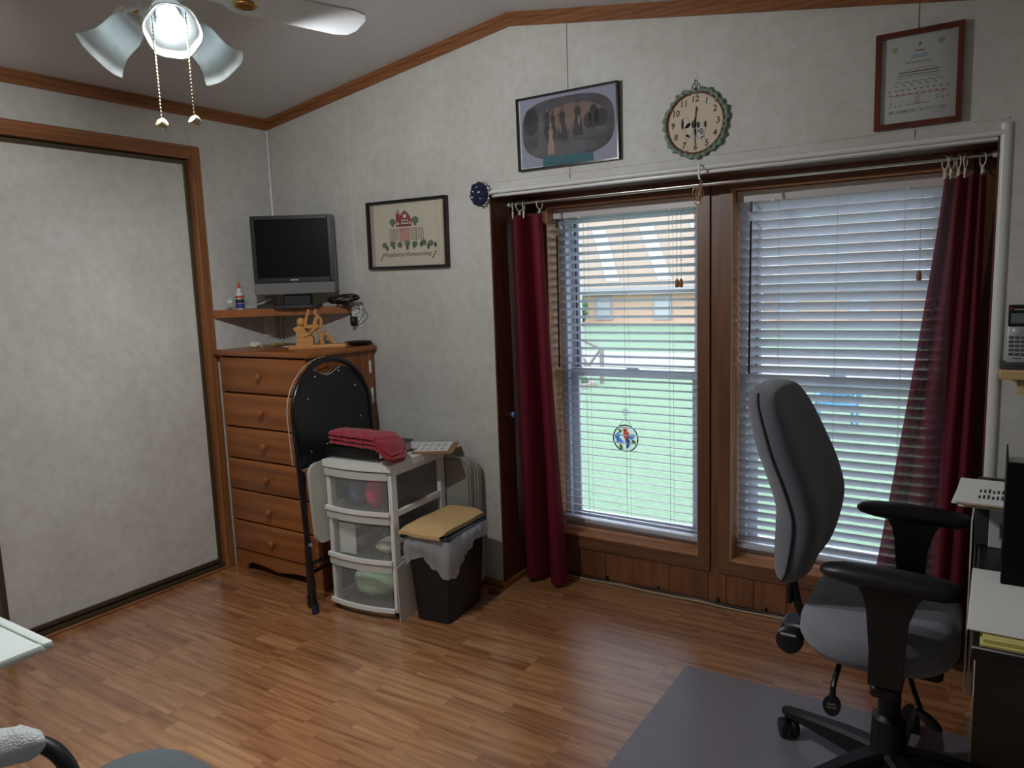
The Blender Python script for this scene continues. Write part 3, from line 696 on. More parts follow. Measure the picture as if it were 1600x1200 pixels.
# generic puppies
flat([oval(-.032, .004, .016, .018, 14), oval(-.022, -.022, .017, .026, 14), oval(.025, -.02, .016, .018, 14), oval(.02, -.04, .015, .016, 12), oval(-.028, -.046, .007, .01, 10), oval(.028, -.055, .007, .007, 10)], -.0103, 'print_puppies', printm('puppy_white', (200, 192, 178)), t)
for pq in [oval(-.047, .002, .005, .02, 12), oval(-.004, -.004, .010, .014, 12), oval(.012, -.008, .005, .012, 10), oval(.038, -.008, .005, .012, 10), oval(.0, -.03, .005, .014, 10), oval(.022, -.022, .0025, .002, 8), oval(.018, -.012, .0018, .003, 8), oval(.03, -.012, .0018, .003, 8)]: flat([pq], -.0106, 'print_patch', INK, t)
def outline(cx, cz, rx, rz, th_=.0011, n=22):
    a, b = oval(cx, cz, rx, rz, n), oval(cx, cz, rx - th_, rz - th_, n); return [[a[i], a[(i + 1) % n], b[(i + 1) % n], b[i]] for i in range(n)]
flat(sum([outline(*q) for q in ((-.036, .006, .016, .017), (-.022, -.022, .017, .026), (.025, -.02, .016, .018), (.02, -.04, .015, .016), (-.03, -.046, .007, .011), (.03, -.055, .008, .007))], []), -.01045, 'print_outlines', INK, t)
flat([oval(.024, -.032, .009, .012, 10)], -.0105, 'print_bib', printm('bib_grey', (130, 132, 134)), t)
def hand(a, L, wd, nm):
    mb = MB(); c_, s_ = math.cos(a), math.sin(a)
    poly = [(-.018, -wd), (L * .8, -wd * .7), (L * .8, -wd * 2.4), (L * .86, -wd * 2.4), (L * .86, -wd * .7), (L, -wd * .5), (L, wd * .5), (L * .8, wd * .7), (-.018, wd)]
    mb.prism([(u * c_ - v_ * s_, u * s_ + v_ * c_) for u, v_ in poly], -.014, -.0125, 'xz'); mb.build(nm, BLACKM, t, smooth=0)
hand(math.radians(84), .058, .0022, 'hour_hand'); hand(math.radians(-90), .075, .0016, 'minute_hand')
MB().cyl((0, -.016, 0), (0, -.010, 0), .004, n=10).build('hand_pin', BLACKM, t)
MB().torus((.0, -.012, .127), .009, .0018, 'y', 16, 6).build('hanger', BLACKM, t)
MB().box(-.0065, .0065, -.016, -.008, .110, .119, .002).build('hoop_screw', BLACKM, t)
MB().tube([(0, 0, .150), (0, -.008, .150), (0, -.012, .137), (0, -.016, .135)], .0018, 6).build('nail_hook', BLACKM, t)

# navy cloth clip at the bay corner
t = thing('cloth_rosette', 'navy and white patterned cloth rosette pinned at the window bay corner', 'ornament', (1.365, 0, 1.785))
NAVY = mat('navy_print', (22, 27, 56), .9, var=.6, vscale=90)
mb = MB()
for k in range(9):
    a = 2 * PI * k / 9; mb.ell((.026 * math.cos(a), -.022, .032 * math.sin(a)), .02, .018, .02, 10, 8)
mb.ell((0, -.03, 0), .026, .02, .028, 12, 8); mb.jitter(.006, 60); mb.build('ruffle', NAVY, t)
mb = MB(); rows = []
for i in range(24):
    a = -1.5 + 2.8 * i / 23; rr = .056 + .005 * math.sin(i * 2.2)
    rows.append([((rr - .012) * math.cos(a), -.014 + .004 * math.sin(i * 1.9), (rr - .006) * math.sin(a)), (rr * math.cos(a), -.022 + .005 * math.sin(i * 1.7), rr * math.sin(a))])
mb.grid(rows); mb.build('lace_edge', PAPER, t)
for a, q, r_ in ((.3, .5, .006), (1.5, .8, .004), (2.6, .6, .005), (3.6, .9, .006), (5.5, .9, .004)):
    MB().ell((.03 * math.cos(a) * q, -.047 + .008 * q, .034 * math.sin(a) * q), r_, .006, r_ * .7, 8, 6).build('white_dot', PAPER, t)

# hanging wire tangle at the mullion
t = thing('hair_clip_cluster', 'tangle of pinkish gold wire loops hanging from a white hook over the mullion', 'ornament', (2.345, -.022, 1.70))
WIRE = mat('rose_gold_wire', (206, 168, 146), .3, metal=.7)
MB().tube(smoothpath([(.0, .018, .095), (0, .0, .098), (.002, -.006, .085), (-.002, -.006, .065), (.003, -.008, .045)]), .0035, 8).build('hook', WHITE, t)
for i in range(7):
    a = random.uniform(0, PI); L = random.uniform(.022, .032); cx = random.uniform(-.012, .012); cz = random.uniform(-.02, .02)
    pts = [(cx + L * .45 * math.cos(u) * math.cos(a), -.010 + .008 * math.sin(2 * u + i) , cz + L * math.sin(u) + .006 * math.cos(u) * math.sin(a)) for u in [2 * PI * k / 18 for k in range(18)]]
    MB().tube(pts, .0016, 6, closed=True).build('wire_loop', WIRE, t)

# small blue hook behind the curtain
single(MB().lathe([(.003, 0), (.010, .004), (.016, .016), (.014, .022), (.002, .024)], 16, (0, 0, 0), Matrix.Rotation(PI / 2, 3, 'Y')), 'tie_back_knob', mat('blue_knob', (86, 120, 170), .3), 'small blue round knob on the dark side of window bay', 'knob', (XL + .006, .10, .80))

# ------------------------------------------------------------------ corner shelf and what stands on it
SH = 1.315
t = thing('corner_shelf', 'oak corner shelf fixed above the pine dresser carrying the monitor', 'shelf', (.2, -.15, SH - .036))
mb = MB(); mb.prism([(.001, -.002), (.001, -.395), (.02, -.402), (.535, -.02), (.535, -.002)], SH - .022, SH, 'xy'); mb.build('board', PINEX, t, True, smooth=0)
mb = MB()
a_, b_ = Vector((.003, -.408, 0)), Vector((.540, -.006, 0)); dv = (b_ - a_).normalized(); nv = Vector((dv.y, -dv.x, 0))
q = [a_, b_, b_ + nv * .014, a_ + nv * .014]; mb.prism([(p.x, p.y) for p in q], SH - .037, SH + .001, 'xy'); mb.build('front_lip', PINEX, t, True, smooth=0)

th = math.radians(36.5)
mon = thing('monitor', 'old black screen monitor with grey speaker bar on the corner shelf', 'monitor', (.332, -.168, SH + .001), th)
W_ = .395
SILV = mat('monitor_grey', (112, 110, 108), .45); SCR = mat('screen_black', (8, 9, 10), .4)
SCR.node_tree.nodes['Principled BSDF'].inputs['Specular IOR Level'].default_value = .12
MB().box(-W_ / 2, W_ / 2, -.01, .045, .068, .448, .008).build('housing', DARKG, mon)
MB().box(-W_ / 2 + .03, W_ / 2 - .03, .045, .085, .11, .40, .012).build('rear_housing', DARKG, mon)
mb = MB()
for x0, x1, z0, z1 in ((-W_ / 2, -W_ / 2 + .022, .125, .45), (W_ / 2 - .022, W_ / 2, .125, .45), (-W_ / 2 + .022, W_ / 2 - .022, .43, .45), (-W_ / 2 + .022, W_ / 2 - .022, .125, .15)): mb.box(x0, x1, -.018, -.009, z0, z1, .002)
mb.build('bezel', BLACK, mon, smooth=0)
MB().box(W_ / 2 - .0005, W_ / 2 + .004, -.018, .04, .07, .448, .002).build('side_trim', SILV, mon)
MB().box(-W_ / 2 + .02, W_ / 2 - .02, -.012, -.0095, .148, .432).build('screen', SCR, mon, smooth=0)
MB().box(-W_ / 2, W_ / 2, -.02, -.004, .066, .124, .004).build('speaker_bar', SILV, mon)
MB().box(-.02, .02, -.0192, -.018, .133, .141, .0005).build('badge', STEEL, mon)
MB().box(-.07, .07, .01, .04, .008, .11, .006).build('stand_neck', BLACK, mon)
st = []
MB().prism(oval(0, .015, .12, .075, 28, 3), 0, .012, 'xy').build('stand_base', DARKG, mon)
# glue bottle
t = thing('glue_bottle', 'white glue bottle with orange cap and blue label on corner shelf', 'bottle', (.078, -.312, SH))
MB().lathe([(.0, 0), (.0185, 0), (.020, .004), (.020, .07), (.017, .082), (.010, .088), (.010, .094)], 20).build('bottle_body', mat('glue_white', (214, 214, 210), .35), t)
MB().lathe([(.0203, .006), (.0206, .006), (.0206, .030), (.0203, .030)], 20).build('label_band', mat('label_blue', (50, 60, 130), .5), t)
MB().lathe([(.0203, .032), (.0205, .032), (.0205, .052), (.0203, .052)], 20).build('label_band', mat('label_dark', (36, 38, 44), .5), t)
MB().lathe([(.0203, .056), (.0206, .056), (.0206, .070), (.0203, .070)], 20).build('label_band', mat('label_orange', (190, 80, 50), .5), t)
MB().lathe([(.012, .092), (.013, .094), (.012, .103), (.008, .106)], 16).build('collar', WHITE, t)
MB().lathe([(.009, .105), (.0085, .11), (.0035, .134), (.002, .136)], 14).build('cap', mat('orange_cap', (206, 70, 40), .4), t)
# clear tape roll
t = thing('tape_roll', 'translucent round roll standing beside glue bottle on corner shelf', 'tape roll', (.040, -.345, SH), -.6)
CLR = see_through('clear_plastic', (206, 210, 206), .3, .25, .15)
MB().lathe([(.034, -.010), (.036, -.012), (.036, .012), (.034, .010)], 28, (0, 0, .036), Matrix.Rotation(PI / 2, 3, 'X')).build('rim', CLR, t)
MB().lathe([(.018, -.009), (.033, -.009), (.033, .009), (.018, .009), (.018, -.009)], 28, (0, 0, .036), Matrix.Rotation(PI / 2, 3, 'X')).build('tape', CLR, t)
# booklet, strip, pad
single(MB().box(-.045, .045, -.03, .03, 0, .012, .002).box(-.04, .04, -.026, .026, .012, .018, .001), 'booklet', mat('dark_cover', (50, 52, 46), .6, var=.4, vscale=40), 'thin dark green booklet lying in front of monitor on shelf', 'booklet', (.150, -.205, SH), .62)
single(MB().box(-.05, .05, -.012, .012, 0, .02, .003), 'eraser_box', mat('pale_box', (188, 184, 176), .6), 'long pale flat box beside glue bottle on corner shelf', 'box', (.045, -.215, SH), 1.4)
single(MB().tube(smoothpath([(-.04, 0, .003), (-.015, 0, .008), (.012, .003, .020), (.038, .004, .026)]), .0028, 8), 'white_cable_piece', WHITE, 'short white cable curving up over the dark booklet', 'cable', (.145, -.215, SH + .0185), .62)

# outlets on the walls
def outlet(label, loc, rz):
    t = thing('wall_outlet', label, 'outlet', loc, rz)
    MB().box(-.035, .035, -.005, -.0005, 0, .115, .002).build('plate', WHITE, t)
    for z in (.035, .08):
        b = MB().box(-.016, .016, -.0075, -.005, z - .014, z + .014, .002).build('socket', WHITE, t)
        MB().box(-.008, -.0055, -.008, -.0074, z - .006, z + .006).box(.0055, .008, -.008, -.0074, z - .006, z + .006).build('slot', BLACK, b, smooth=0)
outlet('white double outlet low on closet wall beneath the corner shelf', (0.0, -.08, 1.16), PI / 2)
outlet('white double outlet on grey wall holding the black plug', (.575, 0, 1.205), 0)
# black cable coil and plug
CAB = mat('black_cable', (16, 16, 18), .5)
t = thing('cable_bundle', 'coiled black power cable bundle sticking out beyond the corner shelf', 'cable', (.53, -.09, SH))
for i in range(5):
    pts = []
    for k in range(25):
        u = 2 * PI * k / 24; pts.append((.57 + (.09 + .006 * i) * math.cos(u) * .9, -.085 + (.022 + .003 * i) * math.sin(u), SH + .036 + .010 * math.sin(u + i) + .005 * i * math.cos(u + .5)))
    MB().tube(pts[:-1], .0034, 6, closed=True).build('cable_loop', CAB, t, True)
MB().tube(smoothpath([(.49, -.06, SH + .05), (.50, -.065, SH + .03), (.52, -.07, SH + .018), (.55, -.08, SH + .012), (.58, -.06, SH + .01)]), .0045, 8).build('cable_lead', CAB, t, True)
MB().tube(smoothpath([(.55, -.07, SH + .02), (.575, -.055, SH - .02), (.576, -.045, SH - .06)]), .003, 8).build('cable_drop', CAB, t, True)
pg = MB().box(.563, .589, -.046, -.009, 1.215, 1.262, .006).build('plug', CAB, t, True)
t = single(MB().tube(smoothpath([(.60, -.055, SH + .012), (.66, -.06, SH + .006), (.675, -.05, SH - .03), (.62, -.035, SH - .075), (.592, -.02, SH - .09)]), .0022, 6).tube(smoothpath([(.595, -.05, SH + .008), (.63, -.05, SH), (.63, -.04, SH - .03), (.59, -.03, SH - .045)]), .002, 6), 'thin_grey_cable', mat('grey_cable', (130, 128, 122), .5), 'thin grey cable looping down the wall below black cable bundle', 'cable')

# ------------------------------------------------------------------ dresser
DX0, DX1, DY0, DY1, DZ = .045, .680, -.430, -.015, 1.122
dr = thing('dresser', 'tall honey pine dresser with six drawers standing in the room corner', 'dresser', ((DX0 + DX1) / 2, (DY0 + DY1) / 2, 0))
mb = MB().box(DX0, DX0 + .02, DY0 + .012, DY1, .0, DZ - .026).box(DX1 - .02, DX1, DY0 + .012, DY1, .0, DZ - .026).box(DX0 + .02, DX1 - .02, DY1 - .012, DY1, .05, DZ - .026).box(DX0 + .02, DX1 - .02, DY0 + .03, DY0 + .036, .10, DZ - .03)
mb.build('carcass', PINEV, dr, True, smooth=0)
MB().box(DX0 - .018, DX1 + .022, DY0 - .026, DY1 + .008, DZ - .026, DZ, .008, 2).build('top', PINEX, dr, True)
for x0, x1 in ((DX0, DX0 + .026), (DX1 - .026, DX1)): MB().box(x0, x1, DY0, DY0 + .014, .10, DZ - .026, .001).build('stile', PINEV, dr, True, smooth=0)
plinth = [(DX0, 0), (DX0 + .07, 0), (DX0 + .085, .03), (DX0 + .12, .048), (DX0 + .2, .045), (DX0 + .32, .03), (DX0 + .44, .045), (DX1 - .12, .048), (DX1 - .085, .03), (DX1 - .07, 0), (DX1, 0), (DX1, .105), (DX0, .105)]
mb = MB(); mb.prism(plinth, DY0 - .004, DY0 + .012, 'xz'); mb.build('plinth', PINEX, dr, True, smooth=0)
zz = [.108, .265, .425, .585, .745, .915, 1.092]
for i in range(6):
    z0, z1 = zz[i], zz[i + 1]
    x0, x1 = DX0 + .012, DX1 - .012
    d = MB().box(x0, x1, DY0 - .014, DY0 + .02, z0 + .004, z1 - .004, .006, 2).build('drawer', PINE, dr, True)
    MB().lathe([(.008, 0), (.008, .010), (.012, .014), (.017, .020), (.017, .027), (.010, .033)], 16, ((x0 + x1) / 2 + .0, DY0 - .013, (z0 + z1) / 2), Matrix.Rotation(PI / 2, 3, 'X')).build('knob', PINEX, d, True)
for z0, z1, y0 in ((.985, 1.045, -.035), (.83, .91, -.030)): MB().box(DX1, DX1 + .003, y0 - .014, y0, z0, z1).build('white_sticker', PAPER, dr, True, smooth=0)

# things on the dresser top
fig = thing('wooden_figure', 'small carved wooden rocking toy figure on a plank base on dresser', 'figurine', (.555, -.25, DZ), .62)
MB().box(-.135, .135, -.035, .035, 0, .020, .005, 2).build('base', TOYW, fig)
mb = MB(); mb.prism([(-.10, .02), (-.02, .02), (-.02, .055), (-.045, .075), (-.06, .105), (-.085, .112), (-.112, .10), (-.10, .085), (-.095, .06)], -.022, .012, 'xz'); mb.build('seated_body', TOYW, fig, smooth=0)
for x0, x1, yy in ((-.052, -.03, -.02), (.012, -.002, .012)): MB().tube(smoothpath([(x0, yy, .10), (x0 + .004, yy, .135), (x1 - .008, yy, .165), (x1, yy, .186)]), [.009] * 3 + [.0085] * 6 + [.008] * 10, 8).build('upright', TOYW, fig)
MB().tube(smoothpath([(.02, -.005, .02), (.012, -.005, .07), (-.01, -.005, .115), (.004, .0, .150)]), .011, 8).build('leg', TOYW, fig)
MB().tube(smoothpath([(.075, .01, .02), (.05, .008, .055), (.03, .004, .085)]), .009, 8).build('leg', TOYW, fig)
MB().box(-.048, .012, -.026, -.012, .095, .115, .004).build('cross_bar', TOYW, fig)
MB().ell((-.075, -.006, .128), .02, .018, .022, 12, 8).build('head', TOYW, fig)
MB().tube([(-.06, -.02, .06), (-.03, -.024, .075), (-.005, -.02, .10)], .008, 8).build('arm', TOYW, fig)
single(MB().lathe([(.001, .004), (.03, .002), (.045, .006), (.066, .018), (.068, .020), (.045, .010), (.001, .007)], 28), 'black_dish', BLACK, 'shallow black dish lying behind the wooden toy figure on dresser', 'dish', (.635, -.07, DZ), 0)
mb = MB().ell((0, 0, .015), .035, .025, .016, 16, 10); mb.jitter(.012, 50); mb.v = [(a, b, max(c_, .0005)) for a, b, c_ in mb.v]
single(mb, 'crumpled_tissue', mat('tissue', (206, 200, 182), .9), 'crumpled cream tissue lying on the dresser below the shelf', 'tissue', (.16, -.30, DZ), .3)
single(MB().tube(smoothpath([(-.04, 0, .004), (-.01, .01, .012), (.03, .0, .016), (.05, -.004, .01)]), [.004] * 4 + [.007] * 10 + [.004] * 5, 8), 'yellow_marker', mat('mustard', (150, 120, 60), .5), 'short mustard yellow marker on dresser beside the crumpled tissue', 'marker', (.25, -.25, DZ + .002), .2)
single(MB().box(-.05, .05, -.03, .03, 0, .003), 'paper_slip', PAPER2, 'flat grey paper slip on dresser near the mustard marker', 'paper', (.315, -.19, DZ), .4)

# ------------------------------------------------------------------ folding chair leaning by the dresser
lean = math.radians(3.0)
fc = thing('folding_chair', 'folded black metal folding chair leaning upright against the pine dresser', 'chair', (.830, -.635, 0))
# local frame: u along +y, v up (leaning to -x), w out to +x
ub = Vector((-.085, .995, 0)); ub.normalize(); wn_ = Vector((ub.y, -ub.x, 0)); vb = (Vector((0, 0, 1)) * math.cos(lean) - wn_ * math.sin(lean)); wd_ = ub.cross(vb); 
FCM = Matrix((ub, vb, wd_)).transposed().to_4x4()
def fcb(mb, nm, mt, par=fc): return mb.xf(FCM).build(nm, mt, par)
WU = .525; R_ = WU / 2; zc = .86
def arch(r, zbase, w0, k=18): return [(R_ - r, zbase, w0)] + [(R_ - r * math.cos(PI * i / k), zc + r * .92 * math.sin(PI * i / k), w0) for i in range(k + 1)] + [(R_ + r, zbase, w0)]
fcb(MB().tube(arch(R_ - .012, .01, .0), .0125, 10), 'back_frame', BLACKM)
fcb(MB().tube([(.045, .045, -.055), (.05, .62, -.022)], .011, 10), 'rear_leg', BLACKM)
fcb(MB().tube([(WU - .045, .045, -.055), (WU - .05, .62, -.022)], .011, 10), 'rear_leg', BLACKM)
fcb(MB().tube([(.045, .16, -.048), (WU - .045, .16, -.048)], .008, 8), 'stretcher', BLACKM)
fcb(MB().tube([(.02, .22, -.0), (WU - .02, .22, -.0)], .008, 8), 'stretcher', BLACKM)
for u in (.012, WU - .012): fcb(MB().cyl((u, .0, .0), (u, .04, .0), .016, n=12), 'foot_cap', mat('navy_cap', (26, 30, 62), .5))
for u in (.045, WU - .045): fcb(MB().cyl((u, .018, -.057), (u, .065, -.054), .015, n=12), 'foot_cap', BLACK)
# back rest panel, curved, with handle notch
rows = []
for j in range(13):
    v_ = j / 12; row_ = []
    zb_ = .635 + .0 * v_
    for i in range(17):
        s_ = i / 16 * 2 - 1
        zz_top = zc + (R_ - .03) * .92 * math.sqrt(max(0, 1 - (s_ * .93) ** 2)) - .055 * math.exp(-(s_ / .30) ** 2)
        z_ = lerp(zb_ - .045 * (s_ * s_) * 0, zz_top, v_)
        row_.append((R_ + s_ * (R_ - .028), z_, .004 - .022 * (1 - s_ * s_)))
    rows.append(row_)
mb = MB(); mb.grid(rows); mb.grid([[(a, b, c_ - .012) for a, b, c_ in r] for r in rows])
bk = fcb(mb, 'backrest', mat('black_vinyl', (20, 21, 24), .32, bump=.1, bscale=300))
PIPE = mat('white_piping', (170, 168, 160), .5)
for pp in ([(a, b, c_ + .003) for a, b, c_ in rows[0]], [(a, b, c_ + .003) for a, b, c_ in rows[-1]][5:12], [(a, b + .004, c_ - .012) for a, b, c_ in rows[-1]][5:12],
           [(p[0], p[1], p[2] - .022) for p in arch(R_ + .002, .66, .0)][:11]):
    fcb(MB().tube(pp, .0022, 6), 'piping', PIPE)
for s_, z_ in ((-.62, .93), (-.35, 1.02), (.32, 1.03), (.72, .95), (.78, .80), (.36, .72), (-.2, .71), (-.68, .70)):
    fcb(MB().ell((R_ + s_ * (R_ - .028), z_, .006 - .022 * (1 - s_ * s_)), .0055, .0055, .003, 10, 6), 'rivet', CHROME)
# seat folded flat, pale underside
poly = rrect(.035, WU - .035, .30, .655, .05)
mb = MB(); mb.prism(poly, .016, .032, 'xy'); fcb(mb, 'seat', mat('pale_seat_underside', (176, 174, 164), .6))
for u in (.012, WU - .012): fcb(MB().cyl((u, .31, .008), (u, .31, .020), .008, n=10), 'pivot_bolt', STEEL)
# coloured ties round the lower leg
single(MB().ell((0, 0, .02), .014, .012, .018, 10, 8).ell((-.012, .0, .045), .012, .012, .016, 10, 8).jitter(.006, 80), 'tie_string', mat('pink_blue_yarn', (120, 84, 110), .9, var=.6, vscale=60), 'small knot of pink and blue yarn at the folding chair foot', 'yarn', (.755, -.585, 0.0))

# ------------------------------------------------------------------ storage cart
ca = math.radians(5)
CT = thing('storage_cart', 'white plastic three drawer storage cart with frosted drawers beside folding chair', 'storage cart', (.850, -.535, 0), ca)
CWd, CDp, CH = .352, .405, .672
def bow(u): return -.022 * (1 - (2 * u - 1) ** 2)          # bowed front
fr = lambda z0, z1, y1=.03, inset=0.0: [(lerp(0 + inset, CWd - inset, i / 12), bow(i / 12)) for i in range(13)] + [(CWd - inset, y1), (inset, y1)]
mb = MB(); mb.prism([(lerp(-.006, CWd + .006, i / 12), bow(i / 12) - .006) for i in range(13)] + [(CWd + .006, CDp), (-.006, CDp)], CH - .028, CH, 'xy'); mb.build('cart_top', WHITE, CT)
for x0, x1, y0, y1, nm in ((CWd - .02, CWd, .004, .045, 'post'), (0, .02, .004, .045, 'post'), (CWd - .02, CWd, CDp - .04, CDp, 'post'), (0, .02, CDp - .04, CDp, 'post')):
    MB().box(x0, x1, y0, y1, .03, CH - .028, .003).build(nm, WHITE, CT)
zs = [.035, .245, .455, .644]
for i in range(4):
    z = [.03, .232, .442, .62][i]
    for x0 in (0, CWd - .018): MB().box(x0, x0 + .018, .045, CDp - .04, z, z + .028, .003).build('side_rail', WHITE, CT)
MB().box(.02, CWd - .02, CDp - .012, CDp - .002, .04, CH - .03).build('back_panel', WHITE, CT)
for x0 in (.03, CWd - .03):
    for y0 in (.04, CDp - .05): MB().cyl((x0, y0, 0), (x0, y0, .03), .012, n=12).build('foot', BLACK, CT)
for i in range(3):
    z0, z1 = zs[i] + .004, zs[i + 1] - .004
    rows = [[(lerp(.006, CWd - .022, k / 12), bow(k / 12) + .002, z) for k in range(13)] for z in (z0, z1)]
    mb = MB(); mb.grid(rows)
    d = mb.build('drawer', FROST, CT)
    mb = MB()
    xa, xb, yb_ = .024, CWd - .024, CDp - .03
    mb.add([(xa, .01, z0), (xb, .01, z0), (xb, yb_, z0), (xa, yb_, z0), (xa, .01, z1 - .03), (xb, .01, z1 - .03), (xb, yb_, z1 - .03), (xa, yb_, z1 - .03)], [(0, 1, 2, 3), (0, 3, 7, 4), (1, 2, 6, 5), (3, 2, 6, 7)])
    mb.build('drawer_tray', FROSTD, d, smooth=0)
    mb = MB(); mb.prism([(lerp(-.004, CWd - .010, k / 12), bow(k / 12) - .010) for k in range(13)] + [(lerp(CWd - .010, -.004, k / 12), bow(1 - k / 12) + .006) for k in range(13)], z0 - .006, z0 + .010, 'xy'); mb.build('drawer_lip', WHITE, d)
    mb = MB(); mb.prism([(lerp(-.0, CWd - .016, k / 12), bow(k / 12) - .004) for k in range(13)] + [(lerp(CWd - .016, -.0, k / 12), bow(1 - k / 12) + .003) for k in range(13)], z1 - .034, z1 - .004, 'xy'); mb.build('drawer_rim', see_through('frosted_rim', (222, 222, 214), .12, .2), d)
CF = FR[CT.name]
def incart(mb, nm, mt, label, cat, loc, group=None, rz=0):
    p = CF @ Vector(loc); return single(mb, nm, mt, label, cat, p, ca + rz, group)
def lump(rx, ry, rz_, amp=.012, sc=25): 
    mb = MB().ell((0, 0, rz_), rx, ry, rz_, 18, 12); mb.jitter(amp, sc); mb.v = [(a, b, max(c_, 0)) for a, b, c_ in mb.v]; return mb
cl_ = lambda nm, c_: mat(nm, tuple(min(255, int(q * 1.25 + 14)) for q in c_), .9, var=.15, vscale=30)
incart(lump(.045, .06, .065, .008), 'yarn_bundle', cl_('yarn_blue', (70, 84, 130)), 'blue yarn bundle inside the top frosted drawer', 'yarn', (.115, .09, .463))
incart(lump(.035, .05, .07, .006), 'yarn_bundle', cl_('yarn_red', (176, 44, 70)), 'upright red yarn bundle inside the top frosted drawer', 'yarn', (.215, .07, .463))
incart(lump(.05, .04, .022, .006), 'yarn_bundle', cl_('yarn_coral', (200, 110, 100)), 'low coral yarn bundle inside the top frosted drawer', 'yarn', (.085, .22, .463))
incart(lump(.036, .05, .055, .006), 'yarn_bundle', cl_('yarn_grey', (66, 68, 76)), 'dark grey yarn bundle inside the top frosted drawer', 'yarn', (.285, .11, .463))
incart(lump(.065, .07, .03, .008), 'paper_bundle', cl_('cream_paper', (204, 186, 160)), 'cream paper bundle inside the middle frosted drawer', 'paper', (.245, .12, .253))
incart(lump(.09, .07, .05, .010), 'cloth_bundle', cl_('slate_cloth', (74, 78, 88)), 'slate grey cloth inside the middle frosted drawer', 'cloth', (.20, .29, .255))
incart(MB().box(-.045, .045, 0, .004, 0, .135, .001), 'picture_card', PAPER, 'white card with small print behind the middle frosted drawer front', 'card', (.085, .022, .253))
incart(lump(.11, .09, .07, .016), 'cloth_bundle', cl_('mint_cloth', (150, 180, 150)), 'mint green cloth filling the bottom frosted drawer', 'cloth', (.16, .12, .043))
# on top of the cart
def ontop(mb, nm, mt, label, cat, loc, rz=0, **k):
    p = CF @ Vector(loc); return single(mb, nm, mt, label, cat, p, ca + rz, **k)
ontop(MB().box(-.15, .15, -.10, .10, 0, .006, .001).box(-.145, .148, -.095, .098, .006, .011, .001), 'paper_stack', PAPER, 'white papers lying under black binder on the storage cart', 'papers', (.165, .12, CH), -.06)
bd = thing('binder', 'black binder lying flat under red scarf on storage cart', 'binder', CF @ Vector((.165, .13, CH + .0115)), ca - .05)
MB().box(-.165, .135, -.12, .12, 0, .005, .002).build('back_cover', BLACK, bd); MB().box(-.165, .135, -.12, .12, .044, .049, .002).build('front_cover', BLACK, bd)
MB().box(-.165, .135, -.12, -.115, .0045, .0445, .001).build('spine', BLACK, bd); MB().box(-.155, .125, -.112, .112, .006, .040).build('pages', PAPER2, bd, smooth=0)
MB().box(.136, .138, -.115, -.095, .012, .032).build('metal_edge', STEEL, bd, smooth=0)
# clipboard with printed sheet
cbz = CH + .0005
cb = thing('clipboard', 'brown clipboard with a printed sheet projecting from the cart back', 'clipboard', CF @ Vector((.295, .315, cbz)), ca + .42)
MB().box(-.155, .155, -.112, .112, 0, .004, .001).build('board', mat('hardboard', (150, 106, 66), .6, var=.1), cb, smooth=0)
sh = MB().box(-.15, .128, -.075, .118, .0042, .0052).build('sheet', PAPER, cb, smooth=0)
mb = MB(); [mb.box(-.12 + .03 * (i % 8), -.10 + .03 * (i % 8) - .004 * (i % 3), -.05 + .026 * (i // 8), -.044 + .026 * (i // 8), .0053, .0055) for i in range(48)]
mb.build('printed_lines', INK, sh, smooth=0)
# red knitted scarf, folded
sf = MB()
for lay, (zo, x0, x1, hgt) in enumerate(((.0, -.155, .13, .020), (.018, -.16, .136, .022), (.038, -.158, .125, .022))):
    rows = []
    N = 70
    for i in range(N + 1):
        u = i / N; x = lerp(x0, x1 + .085, u)
        over = max(0, x - .130); z = zo + .012 - (over ** 2) * 8.5 * (1 + .2 * lay) 
        drop = max(z, -.052 + zo * .75 + .006)
        wdt = lerp(.056, .074, u) * min(1, .55 + .15 * i, .5 + .12 * (N - i)); hh_ = hgt * (.85 + .35 * u) * min(1, .4 + .2 * i, .35 + .12 * (N - i))
        row_ = []
        for k in range(20):
            a = 2 * PI * k / 20; c_, s_ = math.cos(a), math.sin(a)
            row_.append((x, lerp(-.03, -.05, u) + wdt * math.copysign(abs(c_) ** .7, c_), drop + hh_ * .5 * math.copysign(abs(s_) ** .8, s_) * (1 + .10 * math.sin(i * 1.1 + k * .9)) + .0022 * math.sin(i * 1.1 + k * .9)))
        rows.append(row_)
    sf.grid(rows, cv=True, caps=True)
sf.jitter(.004, 40)
ontop(sf, 'scarf', KNIT, 'folded red knitted scarf draped over the black binder', 'scarf', (.175, .085, CH + .064), -.06, smooth=80)

# ------------------------------------------------------------------ folded table leaning on the wall
ft = thing('folding_table', 'folded grey folding table standing against the wall behind storage cart', 'folding table', (1.02, -.03, 0))
GR = mat('table_grey', (150, 148, 138), .6, var=.04)
for y0, y1, dx in ((-.062, -.036, 0.0), (-.034, -.008, .022)):
    mb = MB(); mb.prism(rrect(-.30 + dx, .285 + dx, .015, .62 - .006 * (dx > 0), .055, 6), y0, y1, 'xz'); h = mb.build('table_half', GR, ft, smooth=30)
    mb = MB(); mb.tube([(u, y0 - .001, v_) for u, v_ in rrect(-.29 + dx, .275 + dx, .025, .61, .05, 6)], .003, 6, closed=True); mb.build('edge_band', mat('table_edge', (110, 108, 102), .5), h)
for x in (-.2, .2): MB().box(x - .03, x + .03, -.058, -.012, 0, .018, .003).build('edge_foot', DARKG, ft)
